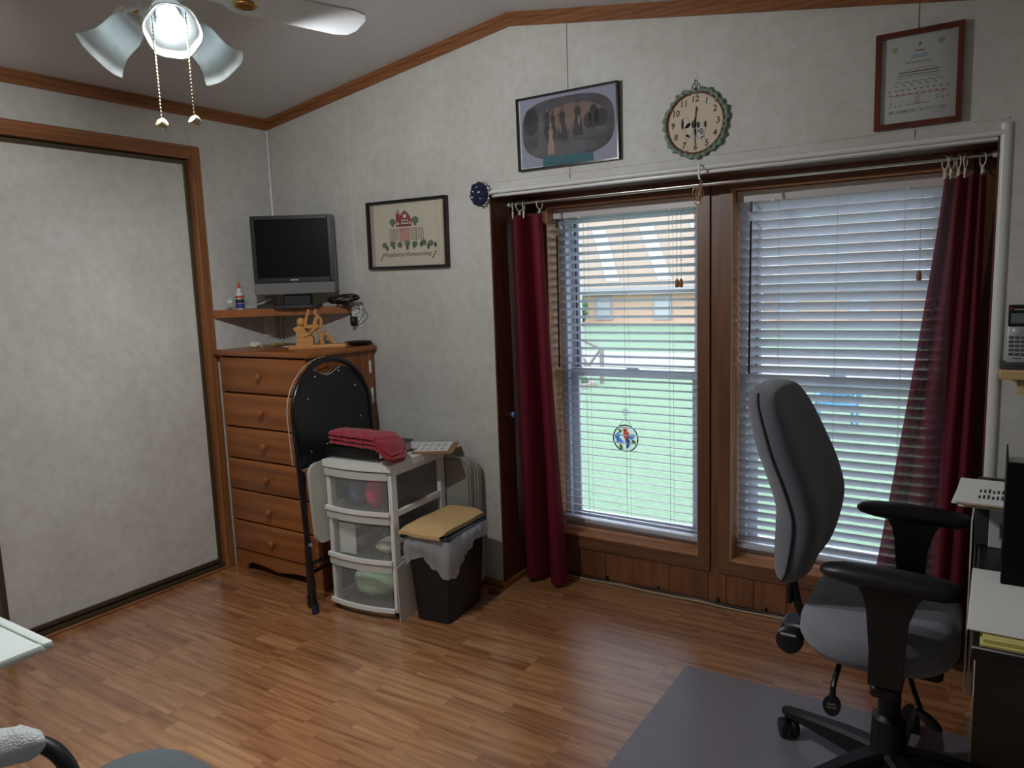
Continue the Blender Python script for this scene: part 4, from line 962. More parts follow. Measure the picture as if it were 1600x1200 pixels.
# off-white board between cart and trash
single(MB().prism([(-.0, 0), (.19, .0), (.185, .215), (.10, .225), (.06, .25), (0, .235)], 0, .004, 'yz'), 'cardboard_sheet', mat('offwhite_card', (196, 190, 178), .8), 'off-white card sheet propped on edge beside the storage cart', 'card', (1.216, -.51, .001), .12, smooth=0, rot=(0, -.02, .10))

# ------------------------------------------------------------------ trash can with liner and pad
tr = thing('trash_can', 'slim black plastic trash can with clear liner bag', 'trash can', (1.252, -.445, 0), .10)
TW, TD, TH = .165, .275, .375
def tring(z, off, r=.02, n=4):
    g = .022 * z / TH + off
    return [(u, v_, z) for u, v_ in rrect(-g, TW + g, -g, TD + g, r, n)]
mb = MB(); mb.grid([tring(0, 0), tring(TH * .4, 0), tring(TH, 0), tring(TH, -.005), tring(.012, -.006)], cv=True, caps=True); mb.build('bin', BLACK, tr)
mb = MB(); mb.grid([tring(TH - .02, .004), tring(TH + .002, .009), tring(TH + .008, .006), tring(TH + .006, -.008)], cv=True); mb.build('rim', mat('navy_rim', (42, 48, 66), .4), tr)
# lid under the pad
mb = MB(); mb.prism([(u, v_) for u, v_, _ in tring(TH, -.003)], TH + .001, TH + .010, 'xy'); mb.build('lid', BLACK, tr)
rows = []
LIN = see_through('liner_bag', (240, 242, 248), .32, .5, .12)
base = [Vector(q) for q in tring(TH, 0, .03, 6)]; cum = [0.0]
for k in range(len(base)): cum.append(cum[-1] + (base[(k + 1) % len(base)] - base[k]).length)
def along(f):
    d_ = (f % 1.0) * cum[-1]; k = max(i_ for i_ in range(len(base)) if cum[i_] <= d_ + 1e-9)
    return base[k].lerp(base[(k + 1) % len(base)], (d_ - cum[k]) / max(cum[k + 1] - cum[k], 1e-9))
hem = [(0, .07), (.2, .08), (.45, .11), (.50, .15), (.56, .10), (.60, .085), (.66, .13), (.70, .165), (.76, .17), (.84, .10), (.92, .06), (1, .07)]
def hemlen(f):
    for (a, la), (b, lb) in zip(hem[:-1], hem[1:]):
        if a <= f <= b: t_ = (f - a) / (b - a); t_ = t_ * t_ * (3 - 2 * t_); return lerp(la, lb, t_)
    return .07
NP = 120
for j in range(11):
    v_ = j / 10; row_ = []
    for k in range(NP):
        f_ = k / NP; p = along(f_); d = Vector((p.x - TW / 2, (p.y - TD / 2) * .6, 0)).normalized()
        pl = .0035 * math.sin(f_ * 2 * PI * 31) + .003 * math.sin(f_ * 2 * PI * 17 + 2 * v_)
        q = p + d * (.009 + .010 * math.sin(PI * min(v_ * 1.2, 1)) + pl * (.3 + v_)); q.z = TH - .002 - hemlen(f_) * v_
        row_.append(tuple(q))
    rows.append(row_)
mb = MB(); mb.grid(rows, cv=True); mb.build('liner_bag', LIN, tr, smooth=80)
TF = FR[tr.name]
# tan folded paper pad on the lid
rows = []
for j in range(15):
    v_ = j / 14; row_ = []
    for i in range(11):
        u = i / 10; x = lerp(-.024, TW + .012, u); y_ = lerp(-.050, TD + .005, v_)
        z = .004 - .16 * (u - .5) ** 4 * 1.2 - .035 * max(0, .15 - v_) * 6 * (.4 + u) + .006 * noise.noise(Vector((u * 3, v_ * 3, .3))) - .03 * max(0, u - .85)
        row_.append((x + .018 * (v_ - .5) , y_, max(z, -.022 if (v_ < .1 or u < .12 or u > .88) else 0)))
    rows.append(row_)
mb = MB(); mb.grid(rows + [[(a, b, c_ + .014) for a, b, c_ in r] for r in reversed(rows)], cu=True)
p = TF @ Vector((0, 0, TH + .026))
single(mb, 'paper_bag', mat('kraft_tan', (206, 170, 118), .85, var=.06, vscale=20), 'tan folded paper bag lying on the trash can lid', 'paper bag', p, .10, smooth=60)
single(MB().prism([(0, 0), (.055, 0), (.055, .008), (.01, .022), (0, .022)], -.014, .014, 'xz'), 'door_wedge', mat('dark_red_wood', (86, 40, 36), .6), 'small dark red wooden wedge on the floor by trash can', 'wedge', (1.375, -.085, 0), .3, smooth=0)

# ------------------------------------------------------------------ floor cable along the bay
cbl = thing('floor_cable', 'black and beige cable clipped along the foot of the bay panelling', 'cable', (2.1, D - .03, 0))
pts = []
for i in range(60):
    u = i / 59; x = lerp(1.52, 3.1, u); pts.append((x, D - .012 - .006 * abs(math.sin(u * 14)), .018 - .008 * abs(math.sin(u * 9))))
MB().tube(pts, .0045, 6).build('black_cable', CAB, cbl, True)
MB().tube([(a, b - .012, .006) for a, b, c_ in pts], .004, 6).build('beige_cable', mat('beige_cable', (176, 160, 136), .6), cbl, True)
for x in (1.56, 1.80, 2.05, 2.32, 2.52, 2.75): MB().box(x - .003, x + .003, D - .020, D - .0085, .018, .034, .001).build('cable_clip', CAB, cbl, True)

# ------------------------------------------------------------------ ceiling fan
FX, FY = XR - .01, -1.56
fan = thing('ceiling_fan', 'white ceiling fan with lit glass shades and two pull chains', 'ceiling fan', (FX, FY, 2.05))
FW = mat('fan_white', (222, 224, 226), .35)
zt = ceil_z(FX) - .002
F = lambda mb: mb.xf(Matrix.Translation((FX, FY, 0)))
CHP = mat('pale_brass', (206, 194, 160), .35, metal=.6)
F(MB().lathe([(.02, zt - .055), (.04, zt - .05), (.065, zt - .02), (.068, zt - .008)], 28)).build('canopy', FW, fan, True)
F(MB().cyl((0, 0, zt - .06), (0, 0, 2.27), .012)).build('down_rod', FW, fan, True)
F(MB().lathe([(.03, 2.285), (.07, 2.28), (.095, 2.255), (.098, 2.215), (.09, 2.18), (.075, 2.165), (.04, 2.16)], 32)).build('motor_housing', FW, fan, True)
F(MB().lathe([(.04, 2.165), (.048, 2.16), (.048, 2.135), (.055, 2.125), (.055, 2.075), (.035, 2.06), (.014, 2.055), (.008, 2.035)], 28)).build('light_fitter', FW, fan, True)
BZ = 2.150
for k in range(4):
    a = math.radians(72 + 90 * k)
    Mk = Matrix.Translation((FX, FY, BZ)) @ Matrix.Rotation(a, 4, 'Z') @ Matrix.Rotation(math.radians(-11), 4, 'X')
    poly = [(.175, -.05), (.2, -.058), (.49, -.068), (.525, -.058), (.54, -.03), (.54, .03), (.525, .058), (.49, .068), (.2, .058), (.175, .05)]
    mb = MB(); mb.prism(poly, -.003, .003, 'xy'); bl = mb.xf(Mk).build('blade', FW, fan, True, smooth=0)
    mb = MB(); mb.prism([(.07, -.014), (.15, -.018), (.19, -.045), (.235, -.042), (.26, 0), (.235, .042), (.19, .045), (.15, .018), (.07, .014)], -.009, -.0035, 'xy'); mb.xf(Mk).build('blade_iron', FW, bl, True)
    MB().ell((.205, 0, -.010), .035, .026, .006, 18, 8).xf(Mk).build('brass_medallion', BRASS, bl, True)
SHADE = see_through('opal_glass', (230, 234, 234), .0, .5, .3)
for nd in SHADE.node_tree.nodes:
    if nd.type == 'BSDF_TRANSLUCENT': nd.inputs[0].default_value = (.55, .58, .57, 1)
BULBM = mat('lit_bulb', (236, 246, 255), .5, emit=BULB)
for k in range(3):
    a = math.radians(-28 + 120 * k)
    d = Vector((math.cos(a), math.sin(a), 0)); ax = (d * math.sin(math.radians(52)) + Vector((0, 0, -1)) * math.cos(math.radians(52))).normalized()
    o0 = Vector((FX, FY, 2.078)) + d * .036
    MB().tube([tuple(o0), tuple(o0 + d * .025 + Vector((0, 0, -.002))), tuple(o0 + d * .02 + ax * .03)], .011, 10).build('lamp_arm', FW, fan, True)
    so = o0 + d * .02 + ax * .015
    q = Vector((0, 0, 1)).rotation_difference(ax).to_matrix()
    MB().lathe([(.012, -.005), (.024, 0), (.026, .03), (.022, .034)], 20, so, q).build('lamp_holder', FW, fan, True)
    prof = [(.030, .012), (.036, .02), (.042, .04), (.043, .065), (.045, .085), (.052, .108), (.064, .128)]
    mb = MB(); rows = []
    for r_, z_ in prof + [(r_ - .0025, z_) for r_, z_ in reversed(prof)]:
        rows.append([tuple(q @ Vector((r_ * (1 + (.03 * math.cos(6 * u) if z_ > .1 else 0)) * math.cos(u), r_ * (1 + (.03 * math.cos(6 * u) if z_ > .1 else 0)) * math.sin(u), z_)) + so) for u in [2 * PI * i / 36 for i in range(36)]])
    mb.grid(rows, cv=True); s_ = mb.build('shade', SHADE, fan, True, smooth=60)
    mb = MB(); mb.lathe([(.012, .03), (.016, .045), (.027, .068), (.030, .082), (.024, .085), (.012, .089), (.001, .090)], 20, so, q); mb.build('bulb', BULBM, s_, True)
    pl_d = bpy.data.lights.new('bulb_light', 'SPOT'); pl_d.energy = LAMP_W; pl_d.shadow_soft_size = .016; pl_d.spot_size = math.radians(164); pl_d.spot_blend = .55; pl_d.color = (.95, .98, 1.0)
    pl_o = bpy.data.objects.new('bulb_light', pl_d); C.objects.link(pl_o); pl_o.location = so + ax * .118; pl_o.rotation_euler = Vector((0, 0, -1)).rotation_difference(d * math.sin(math.radians(48)) + Vector((0, 0, -1)) * math.cos(math.radians(48))).to_euler()
for (cx, cy, zb_) in ((.105, -.10, 1.79), (.165, -.055, 1.795)):
    ch = MB()
    p0 = Vector((FX + cx * .45, FY + cy * .45, 2.09)); p1 = Vector((FX + cx, FY + cy, 2.0)); p1 = Vector((FX + cx, FY + cy, 2.06))
    ch.tube([tuple(p0), tuple(p1), (FX + cx, FY + cy, zb_ + .01)], .0011, 5)
    N = int((2.05 - zb_) / .008)
    for i in range(N): ch.ell((FX + cx, FY + cy, zb_ + .012 + i * .008), .0024, .0024, .0024, 6, 4)
    c_ = ch.build('pull_chain', CHP, fan, True)
    MB().lathe([(.003, .012), (.012, .008), (.014, .0), (.012, -.008), (.004, -.011)], 16, (FX + cx, FY + cy, zb_), Matrix.Rotation(.9, 3, 'X')).build('pull_fob', CHP, c_, True)

# ------------------------------------------------------------------ office chair
oc = thing('office_chair', 'charcoal fabric office chair with black arms facing the desk', 'office chair', (3.075, -.64, 0), 0.0)
def OC(mb, nm, mt, par=oc, **k): return mb.build(nm, mt, par, True, **k)
CX, CY = 3.075, -.64
# backrest
rows = []; NZ = 22
prof = []   # z, centre x, half thickness, half width
for (z, cx, ht, hw_) in ((.578, 2.812, .012, .09), (.590, 2.820, .034, .14), (.63, 2.836, .054, .18), (.70, 2.846, .062, .205), (.78, 2.850, .065, .215), (.86, 2.827, .066, .22), (.94, 2.796, .064, .215), (1.01, 2.774, .058, .20), (1.06, 2.760, .05, .175), (1.087, 2.755, .036, .14), (1.100, 2.750, .014, .08)):
    prof.append((z, cx, ht, hw_))
prof = [tuple(q) for q in (lambda P4: [[0.5 * ((2 * P4[i][c_]) + (P4[min(i + 1, len(P4) - 1)][c_] - P4[max(i - 1, 0)][c_]) * t_ + (2 * P4[max(i - 1, 0)][c_] - 5 * P4[i][c_] + 4 * P4[min(i + 1, len(P4) - 1)][c_] - P4[min(i + 2, len(P4) - 1)][c_]) * t_ ** 2 + (3 * P4[i][c_] - P4[max(i - 1, 0)][c_] - 3 * P4[min(i + 1, len(P4) - 1)][c_] + P4[min(i + 2, len(P4) - 1)][c_]) * t_ ** 3) for c_ in range(4)] for i in range(len(P4) - 1) for t_ in (0, .25, .5, .75)] + [list(P4[-1])])(prof)]
def backring(z, cx, ht, hw_, k=28):
    r = []
    for i in range(k):
        a = 2 * PI * i / k; c_, s_ = math.cos(a), math.sin(a)
        y_ = hw_ * math.copysign(abs(s_) ** .75, s_); x_ = ht * math.copysign(abs(c_) ** .85, c_) + .045 * (y_ / .22) ** 2
        r.append((cx + x_, CY + y_, z))
    return r
OC(MB().grid([backring(*p) for p in prof], cv=True, caps=True), 'backrest', FABRIC, smooth=80)
DPIPE = mat('dark_piping', (40, 40, 44), .8)
for sgn in (-1, 1):
    OC(MB().tube([(cx - ht * .35 + .045 * (hw_ / .22) ** 2 * .9, CY + sgn * hw_ * .985, z) for z, cx, ht, hw_ in prof[4:-4]], .0032, 6), 'piping', DPIPE)
OC(MB().tube(smoothpath([(2.825, CY, .64), (2.822, CY, .56), (2.840, CY, .47), (2.865, CY, .43)]), .012, 10).box(2.812, 2.824, CY - .022, CY + .022, .48, .64, .003), 'back_post', BLACK)
# seat
rows = []
for z, g in ((.432, .04), (.440, .012), (.465, .0), (.50, .002), (.528, .015), (.545, .05), (.552, .12)):
    rows.append([(u + .004 * math.sin(v_ * 3), v_, z) for u, v_ in rrect(2.868 + g, 3.236 - g, CY - .245 + g, CY + .245 - g, max(.16 - g * .6, .05), 8)])
OC(MB().grid(rows, cv=True, caps=True), 'seat', FABRIC2, smooth=80)
OC(MB().box(2.93, 3.20, CY - .11, CY + .11, .385, .434, .01), 'seat_plate', BLACK)
OC(MB().box(2.80, 2.96, CY - .04, CY + .04, .395, .432, .008), 'back_bracket', BLACK)
kn = OC(MB().lathe([(.02, 0), (.034, .006), (.036, .02), (.034, .036), (.02, .042)], 20, (2.835, CY - .06, .405), Matrix.Rotation(PI / 2, 3, 'X')), 'tension_knob', BLACK)
OC(MB().box(2.815, 2.855, CY - .1035, CY - .1025, .425, .431), 'knob_print', mat('knob_white', (170, 170, 170), .6), kn)
def arm(sy, nm='armrest'):
    yy = CY + sy * .275
    pad = []
    for u, hw_, zt_, zb2 in ((0, .010, .703, .692), (.012, .026, .712, .684), (.05, .036, .720, .676), (.12, .040, .722, .670), (.20, .042, .718, .668), (.26, .040, .712, .668), (.285, .03, .706, .674), (.292, .012, .698, .684)):
        pad.append([(2.945 + u, yy + hw_ * math.cos(a), (zt_ + zb2) / 2 + (zt_ - zb2) / 2 * math.copysign(abs(math.sin(a)) ** .8, math.sin(a))) for a in [2 * PI * i / 16 for i in range(16)]])
    p = OC(MB().grid(pad, cv=True, caps=True), nm, BLACK, smooth=70)
    mb = MB(); mb.prism([(3.03, .672), (3.165, .672), (3.152, .655), (3.135, .60), (3.128, .50), (3.125, .44), (3.055, .44), (3.056, .52), (3.048, .62), (3.04, .655)], yy - .016, yy + .016, 'xz')
    OC(mb, 'arm_upright', BLACK, p, smooth=20)
    OC(MB().box(3.058, 3.122, min(yy, CY + sy * .1), max(yy, CY + sy * .1), .40, .43, .006), 'arm_bracket', BLACK, p)
arm(-1); arm(1)
lv = OC(MB().tube([(2.97, CY - .10, .40), (2.972, CY - .20, .392), (2.97, CY - .218, .375), (2.969, CY - .220, .338)], .007, 8), 'lever', BLACK)
pd = OC(MB().prism(oval(2.968, .325, .021, .027, 20), CY - .225, CY - .215, 'xz'), 'paddle', BLACK, lv)
mb = text('SEAT', .008); shift(mb, 2.968, CY - .2255, .327); m2_ = text('HEIGHT', .0065); shift(m2_, 2.968, CY - .2255, .319); mb.add(m2_.v, m2_.f)
OC(mb, 'paddle_print', mat('paddle_white', (180, 180, 180), .6), lv, smooth=0)
lv = OC(MB().tube([(3.12, CY - .10, .41), (3.145, CY - .16, .375), (3.16, CY - .19, .355)], .006, 8), 'lever', BLACK)
OC(MB().ell((0, 0, 0), .036, .012, .013, 16, 8).xf(Matrix.Translation((3.178, CY - .20, .338)) @ Matrix.Rotation(.65, 4, 'Y')), 'paddle', BLACK, lv)
OC(MB().cyl((CX, CY, .19), (CX, CY, .39), .023, n=20).cyl((CX, CY, .22), (CX, CY, .30), .028, n=20), 'gas_column', BLACK)
OC(MB().lathe([(.03, .22), (.042, .21), (.044, .12), (.055, .09), (.055, .065), (.03, .06)], 24, (CX, CY, 0)), 'hub', BLACK)
for k in range(5):
    a = math.radians(157 + 72 * k); ca_, sa_ = math.cos(a), math.sin(a)
    rows = []
    for r_, w_, z0, z1 in ((.03, .030, .062, .125), (.12, .027, .066, .118), (.24, .021, .068, .100), (.31, .017, .066, .088), (.325, .010, .068, .084)):
        rows.append([(CX + r_ * ca_ - s_ * sa_, CY + r_ * sa_ + s_ * ca_, z) for s_, z in ((-w_, z0), (w_, z0), (w_, z1 - .008), (w_ * .6, z1), (-w_ * .6, z1), (-w_, z1 - .008))])
    lg = OC(MB().grid(rows, cv=True, caps=True), 'base_leg', BLACK, smooth=30)
    cx, cy = CX + .312 * ca_, CY + .312 * sa_
    ang = a + .9 + k; hx, hy = math.cos(ang), math.sin(ang)
    cs = MB()
    for s_ in (-.016, .016):
        q = Vector((0, 0, 1)).rotation_difference(Vector((hx, hy, 0))).to_matrix()
        cs.lathe([(.012, -.011), (.027, -.010), (.029, -.004), (.029, .004), (.027, .010), (.012, .011)], 20, (cx + hx * s_ - hy * .012, cy + hy * s_ + hx * .012, .029), q)
    cs.cyl((cx, cy, .03), (cx, cy, .075), .008, n=10)
    OC(cs, 'caster', BLACK, lg)
oc.location.z = .0032
# chair mat
def vinylmat():
    m, n, l, p = newmat('smoky_vinyl'); p.inputs['Base Color'].default_value = lin(158, 152, 160); p.inputs['Roughness'].default_value = .25; p.inputs['Coat Weight'].default_value = .6; p.inputs['Coat Roughness'].default_value = .18
    tr_ = n.new('ShaderNodeBsdfTransparent'); tr_.inputs[0].default_value = lin(190, 186, 190); a = n.new('ShaderNodeMixShader'); a.inputs[0].default_value = .38
    nz = n.new('ShaderNodeTexNoise'); nz.inputs['Scale'].default_value = 240; bp = n.new('ShaderNodeBump'); bp.inputs['Strength'].default_value = .15; bp.inputs['Distance'].default_value = .002
    l.new(nz.outputs['Fac'], bp.inputs['Height']); l.new(bp.outputs[0], p.inputs['Normal'])
    l.new(p.outputs[0], a.inputs[1]); l.new(tr_.outputs[0], a.inputs[2]); l.new(a.outputs[0], n['Material Output'].inputs[0]); return m
single(MB().prism(rrect(2.38, 3.256, -1.50, -.275, .02, 4), .0005, .003, 'xy'), 'chair_mat', vinylmat(), 'smoky translucent vinyl chair mat on the laminate floor', 'chair mat', rz=0, smooth=0)

# ------------------------------------------------------------------ desk and what is on it
DKT = .735
dk_ = thing('desk', 'dark desk carrying the white sheet, yellow folder and upright black binder', 'desk', (3.56, -.75, 0))
TAUPE = mat('dark_taupe_laminate', (104, 97, 90), .6, var=.08)
MB().box(3.258, XW - .01, -1.26, -.22, DKT - .026, DKT, .003).build('desk_top', BLACK, dk_, True)
MB().box(3.262, XW - .012, -.47, -.225, .03, DKT - .026, .003).build('pedestal', TAUPE, dk_, True)
MB().box(3.262, XW - .012, -.46, -.24, 0, .03).build('plinth', BLACK, dk_, True)
MB().box(XW - .06, XW - .02, -1.25, -.475, .08, DKT - .026).build('modesty_panel', BLACK, dk_, True)
MB().box(3.60, XW - .06, -1.25, -1.22, 0, DKT - .026, .003).build('end_panel', BLACK, dk_, True)
# bag under the desk
mb = MB().ell((0, 0, .17), .17, .14, .18, 24, 14); mb.jitter(.02, 9); mb.v = [(a, b, max(c_, 0)) for a, b, c_ in mb.v]
bgo = thing('bag', 'soft black bag standing on the floor under the desk', 'bag', (3.64, -.82, .0005))
mb.build('bag_body', mat('black_nylon', (22, 23, 24), .7), bgo)
MB().tube(smoothpath([(-.12, -.02, .25), (-.18, -.03, .33), (-.195, -.02, .45), (-.16, 0, .52), (-.06, .0, .45), (.05, 0, .32)]), .012, 8).build('strap', mat('black_strap', (30, 30, 32), .7), bgo)
# papers and folders
single(MB().box(0, .30, 0, .24, 0, .006, .001).box(.004, .29, .006, .235, .006, .014, .001), 'yellow_folder', mat('pale_yellow_card', (206, 196, 120), .8), 'pale yellow folder under white sheet on the desk corner', 'folder', (3.272, -1.255, DKT), .02)
single(MB().box(0, .28, 0, .325, 0, .002).box(.002, .284, -.004, .32, .002, .004), 'white_sheet', PAPER, 'large blank white sheet lying on the yellow folder on desk', 'paper', (3.251, -1.225, DKT + .0145), .0)
fo = thing('file_box', 'dark grey upright file box holding papers on the desk', 'file box', (3.30, -.58, DKT))
MB().box(-.052, -.022, -.10, .12, 0, .115, .002).build('side_wall', DARKG, fo); MB().box(.10, .12, -.10, .12, 0, .115, .002).build('side_wall', DARKG, fo); MB().box(-.022, .10, .11, .12, 0, .115, .001).build('back_wall', DARKG, fo)
ev = thing('envelope', 'pale envelope with a printed label standing on edge in the file box', 'envelope', (3.315, -.69, DKT + .001))
MB().box(-.038, .055, -.003, .003, 0, .114, .001).build('envelope_body', PAPER2, ev, smooth=0)
MB().box(-.018, .012, -.0036, -.003, .02, .062).build('label_patch', printm('label_grey', (150, 152, 158)), ev, smooth=0)
mb = MB(); [mb.box(-.015 + i * .0055, -.012 + i * .0055, -.0042, -.0036, .026, .056) for i in range(5)]; mb.build('label_lines', INK, ev, smooth=0)
ps = thing('paper_stack', 'stack of printed papers lying across the top of the file box', 'papers', (3.30, -.66, DKT + .1155), -.03)
for i, (dx, dy, r_) in enumerate(((.004, .0, .02), (-.006, .006, -.02), (.006, -.004, .05), (-.004, .0, 0))):
    s_ = MB().box(-.088 + dx, .13 + dx, -.115 + dy, .115 + dy, i * .003, i * .003 + .0025).build('sheet', PAPER if i != 2 else mat('tan_card', (170, 140, 110), .8), ps, smooth=0); s_.rotation_euler = (0, 0, r_)
mb = MB(); [mb.box(-.045 + i * .009, -.041 + i * .009, -.07 + .055 * j, -.045 + .055 * j + .006 * (i % 3), .0121, .0123) for i in range(16) for j in range(2)]; mb.build('printed_lines', INK, ps, smooth=0)
BNB = mat('matte_black_cover', (7, 7, 8), .65); BNB.node_tree.nodes['Principled BSDF'].inputs['Specular IOR Level'].default_value = .15
bn = thing('binder', 'tall black binder standing upright on the desk beside papers', 'binder', (3.348, -.845, DKT + .001), 0)
MB().box(-.046, .05, -.13, -.126, 0, .272, .001).build('front_cover', BNB, bn); MB().box(-.046, -.043, -.126, .055, 0, .272, .001).build('spine', BNB, bn); MB().box(.047, .05, -.126, .055, 0, .272, .001).build('back_cover', BNB, bn); MB().box(-.040, .045, -.12, .05, .003, .245).build('pages', PAPER, bn, smooth=0)
for z in (.02, .03): MB().torus((-.046, -.12, z), .006, .0012, 'x', 12, 5).build('spiral_ring', BLACK, bn)
for i, dx in enumerate((0.0, .008)):
    single(MB().prism([(-.16, 0), (.16, 0), (.165, .42), (-.155, .45)], 0, .0035, 'yz'), 'poster_board', PAPER, 'white poster board leaning against the desk front' if i == 0 else 'second white poster board leaning behind the other at desk front', 'board', (3.2405 + dx, -.52 + .02 * i, .34), 0, smooth=0)

# ------------------------------------------------------------------ phone on its wall shelf
LPINE = wood('light_pine', (176, 142, 98), (204, 172, 128), 0, 12, .5)
t = thing('wall_shelf', 'small light pine wall shelf holding the cordless phone', 'shelf', (3.40, -.06, 1.06))
MB().box(3.284, 3.56, -.125, -.001, 1.066, 1.094, .003).build('board', LPINE, t, True)
for x_ in (3.33, 3.49): MB().box(x_, x_ + .02, -.09, -.001, 1.02, 1.066, .002).build('bracket', LPINE, t, True)
ph = thing('cordless_phone', 'silver and black cordless phone standing in its charging cradle', 'phone', (3.318, -.055, 1.0945), 0.0, rot=(0, 0, 0))
SIL = mat('phone_silver', (176, 178, 178), .35, metal=.3)
mb = MB(); mb.prism(rrect(-.034, .045, -.05, .045, .012), 0, .016, 'xy'); mb.build('cradle', DARKG, ph)
LM = Matrix.Translation((.006, .0, .014)) @ Matrix.Rotation(-.14, 4, 'X')
def PHB(mb, nm, mt, par=ph, **k): return mb.xf(LM).build(nm, mt, par, **k)
hs = PHB(MB().box(-.026, .026, -.012, .014, 0, .176, .006, 2), 'handset', SIL)
PHB(MB().box(-.0245, .0245, -.0135, -.011, .108, .173, .002), 'front_glass', BLACKM, hs)
PHB(MB().box(-.018, .018, -.0142, -.0134, .118, .148), 'display', mat('lcd', (92, 104, 98), .3), hs, smooth=0)
PHB(MB().box(-.021, -.015, -.0142, -.0134, .158, .164), 'red_mark', mat('red_mark', (170, 40, 40), .5), hs, smooth=0)
PHB(MB().box(-.011, .013, -.0142, -.0134, .157, .161), 'brand_strip', STEEL, hs, smooth=0)
PHB(MB().lathe([(.003, -.001), (.011, 0), (.012, .003), (.008, .005)], 18, (0, -.012, .096), Matrix.Rotation(PI / 2, 3, 'X')), 'navigation_key', SIL, hs)
for r_ in range(5):
    for c_ in range(3): PHB(MB().box(-.0205 + c_ * .0148, -.0095 + c_ * .0148, -.0150, -.0118, .022 + r_ * .0125, .030 + r_ * .0125, .001), 'key', mat('key_grey', (70, 72, 74), .5) if (r_, c_) == (0, 0) else bpy.data.materials['key_grey'], hs)
PHB(MB().box(-.010, .012, -.0128, -.0119, .012, .015), 'print_strip', DARKG, hs, smooth=0)

# ------------------------------------------------------------------ tray table and armchair at the near edge
tt = thing('tray_table', 'white tray table edge with raised rim beside the closet', 'tray table', (1.30, -2.22, 0))
TWm = mat('tray_white', (206, 214, 208), .45)
TZ = .655
MB().box(1.02, 1.56, -2.42, -1.995, TZ - .022, TZ - .006, .006, 2).build('tray', TWm, tt, True)
rim = MB()
for q in ((1.02, 1.56, -2.013, -1.99), (1.02, 1.56, -2.42, -2.40), (1.02, 1.04, -2.40, -2.013), (1.54, 1.563, -2.40, -2.013)): rim.box(q[0], q[1], q[2], q[3], TZ - .02, TZ, .006, 2)
rim.build('rim', TWm, tt, True)
MB().cyl((1.12, -2.2, .03), (1.12, -2.2, TZ - .02), .018, n=14).build('post', STEEL, tt, True)
MB().box(1.08, 1.5, -2.22, -2.18, 0.005, .03, .005).box(1.08, 1.16, -2.4, -2.02, .005, .03, .005).build('base', STEEL, tt, True)
ac = thing('armchair', 'grey cushioned chair with curved black arm under fleecy cover', 'armchair', (1.92, -2.33, 0))
rows = []
for z, g in ((.385, .03), (.40, .006), (.425, 0), (.45, .01), (.462, .05)):
    rows.append([(u, v_, z) for u, v_ in rrect(1.77 + g, 2.20 - g, -2.50 + g, -1.90 - g, max(.12 - g, .05), 8)])
MB().grid(rows, cv=True, caps=True).build('seat', mat('slate_fabric', (96, 104, 108), .95, var=.08, vscale=200, bump=.4, bscale=400), ac, True, smooth=80)
MB().tube(smoothpath([(1.62, -2.50, .555), (1.665, -2.30, .565), (1.715, -2.18, .566), (1.77, -2.122, .55), (1.815, -2.10, .50), (1.825, -2.10, .41)], 6), .016, 10).build('arm', BLACK, ac, True)
ac.location = ac.location
mb = MB(); N = 30; rows = []
for i in range(N + 1):
    u = i / N; r_ = .034 * (min(1, (u + .02) * 12, (1.02 - u) * 12)) ** .5
    row_ = []
    for k in range(24):
        a = 2 * PI * k / 24; q = Vector((lerp(1.622, 1.772, u ** 1.5) + r_ * 1.15 * math.cos(a), lerp(-2.50, -2.125, u), .566 + r_ * math.sin(a)))
        q += Vector((math.cos(a), 0, math.sin(a))) * (.004 * noise.noise(q * 90) + .004 * noise.noise(q * 40)); row_.append(tuple(q))
    rows.append(row_)
mb.grid(rows, cv=True, caps=True); mb.build('fleece_cover', mat('white_fleece', (214, 216, 216), 1, var=.1, vscale=80, bump=1, bscale=260, sheen=.6), ac, True, smooth=80)
for x_, y_ in ((1.80, -2.00), (2.17, -2.00), (1.80, -2.44), (2.17, -2.44)): MB().tube([(x_, y_, .385), (x_, y_, .0)], .014, 8).build('leg', BLACK, ac, True)
MB().tube([(1.80, -2.0, .375), (2.17, -2.0, .375), (2.17, -2.44, .375), (1.80, -2.44, .375)], .012, 8, True).build('frame', BLACK, ac, True)
MB().tube(smoothpath([(1.62, -2.50, .555), (1.66, -2.50, .45), (1.80, -2.44, .375)]), .014, 8).build('arm_stay', BLACK, ac, True)
MB().grid([[(u, -2.52 - .08 * (z - .45) - b, z) for u, b in ((1.77, 0), (1.83, .02), (1.985, .035), (2.14, .02), (2.20, 0), (2.20, .05), (1.985, .085), (1.77, .05))] for z in (.47, .6, .75, .86, .9)], cv=True, caps=True).build('backrest', bpy.data.materials['slate_fabric'], ac, True, smooth=80)
for x_ in (1.80, 2.17): MB().tube([(x_, -2.43, .37), (x_, -2.54, .48)], .013, 8).build('back_bracket', BLACK, ac, True)

# ------------------------------------------------------------------ outdoors
GZ = -1.2
def grass():
    m, n, l, p = newmat('lawn'); mp = coords(n, l, (1, 1, 1))
    a = n.new('ShaderNodeTexNoise'); a.inputs['Scale'].default_value = 14; a.inputs['Detail'].default_value = 9; a.inputs['Roughness'].default_value = .75; l.new(mp.outputs[0], a.inputs['Vector'])
    r = ramp(n, [(.3, (.075, .135, .078, 1)), (.5, (.105, .18, .11, 1)), (.7, (.15, .235, .155, 1))]); l.new(a.outputs['Fac'], r.inputs[0]); l.new(r.outputs[0], p.inputs['Base Color'])
    p.inputs['Roughness'].default_value = .9; return m
lawn = MB(); lawn.box(-60, 40, YV + .03, 70, GZ - .3, GZ)
struct(lawn.build('ground', grass(), smooth=0))
struct(MB().box(-60, 40, 17.7, 22.0, GZ, GZ + .02).build('driveway', mat('pale_concrete', (130, 129, 127), .9, var=.03, vscale=3), smooth=0))
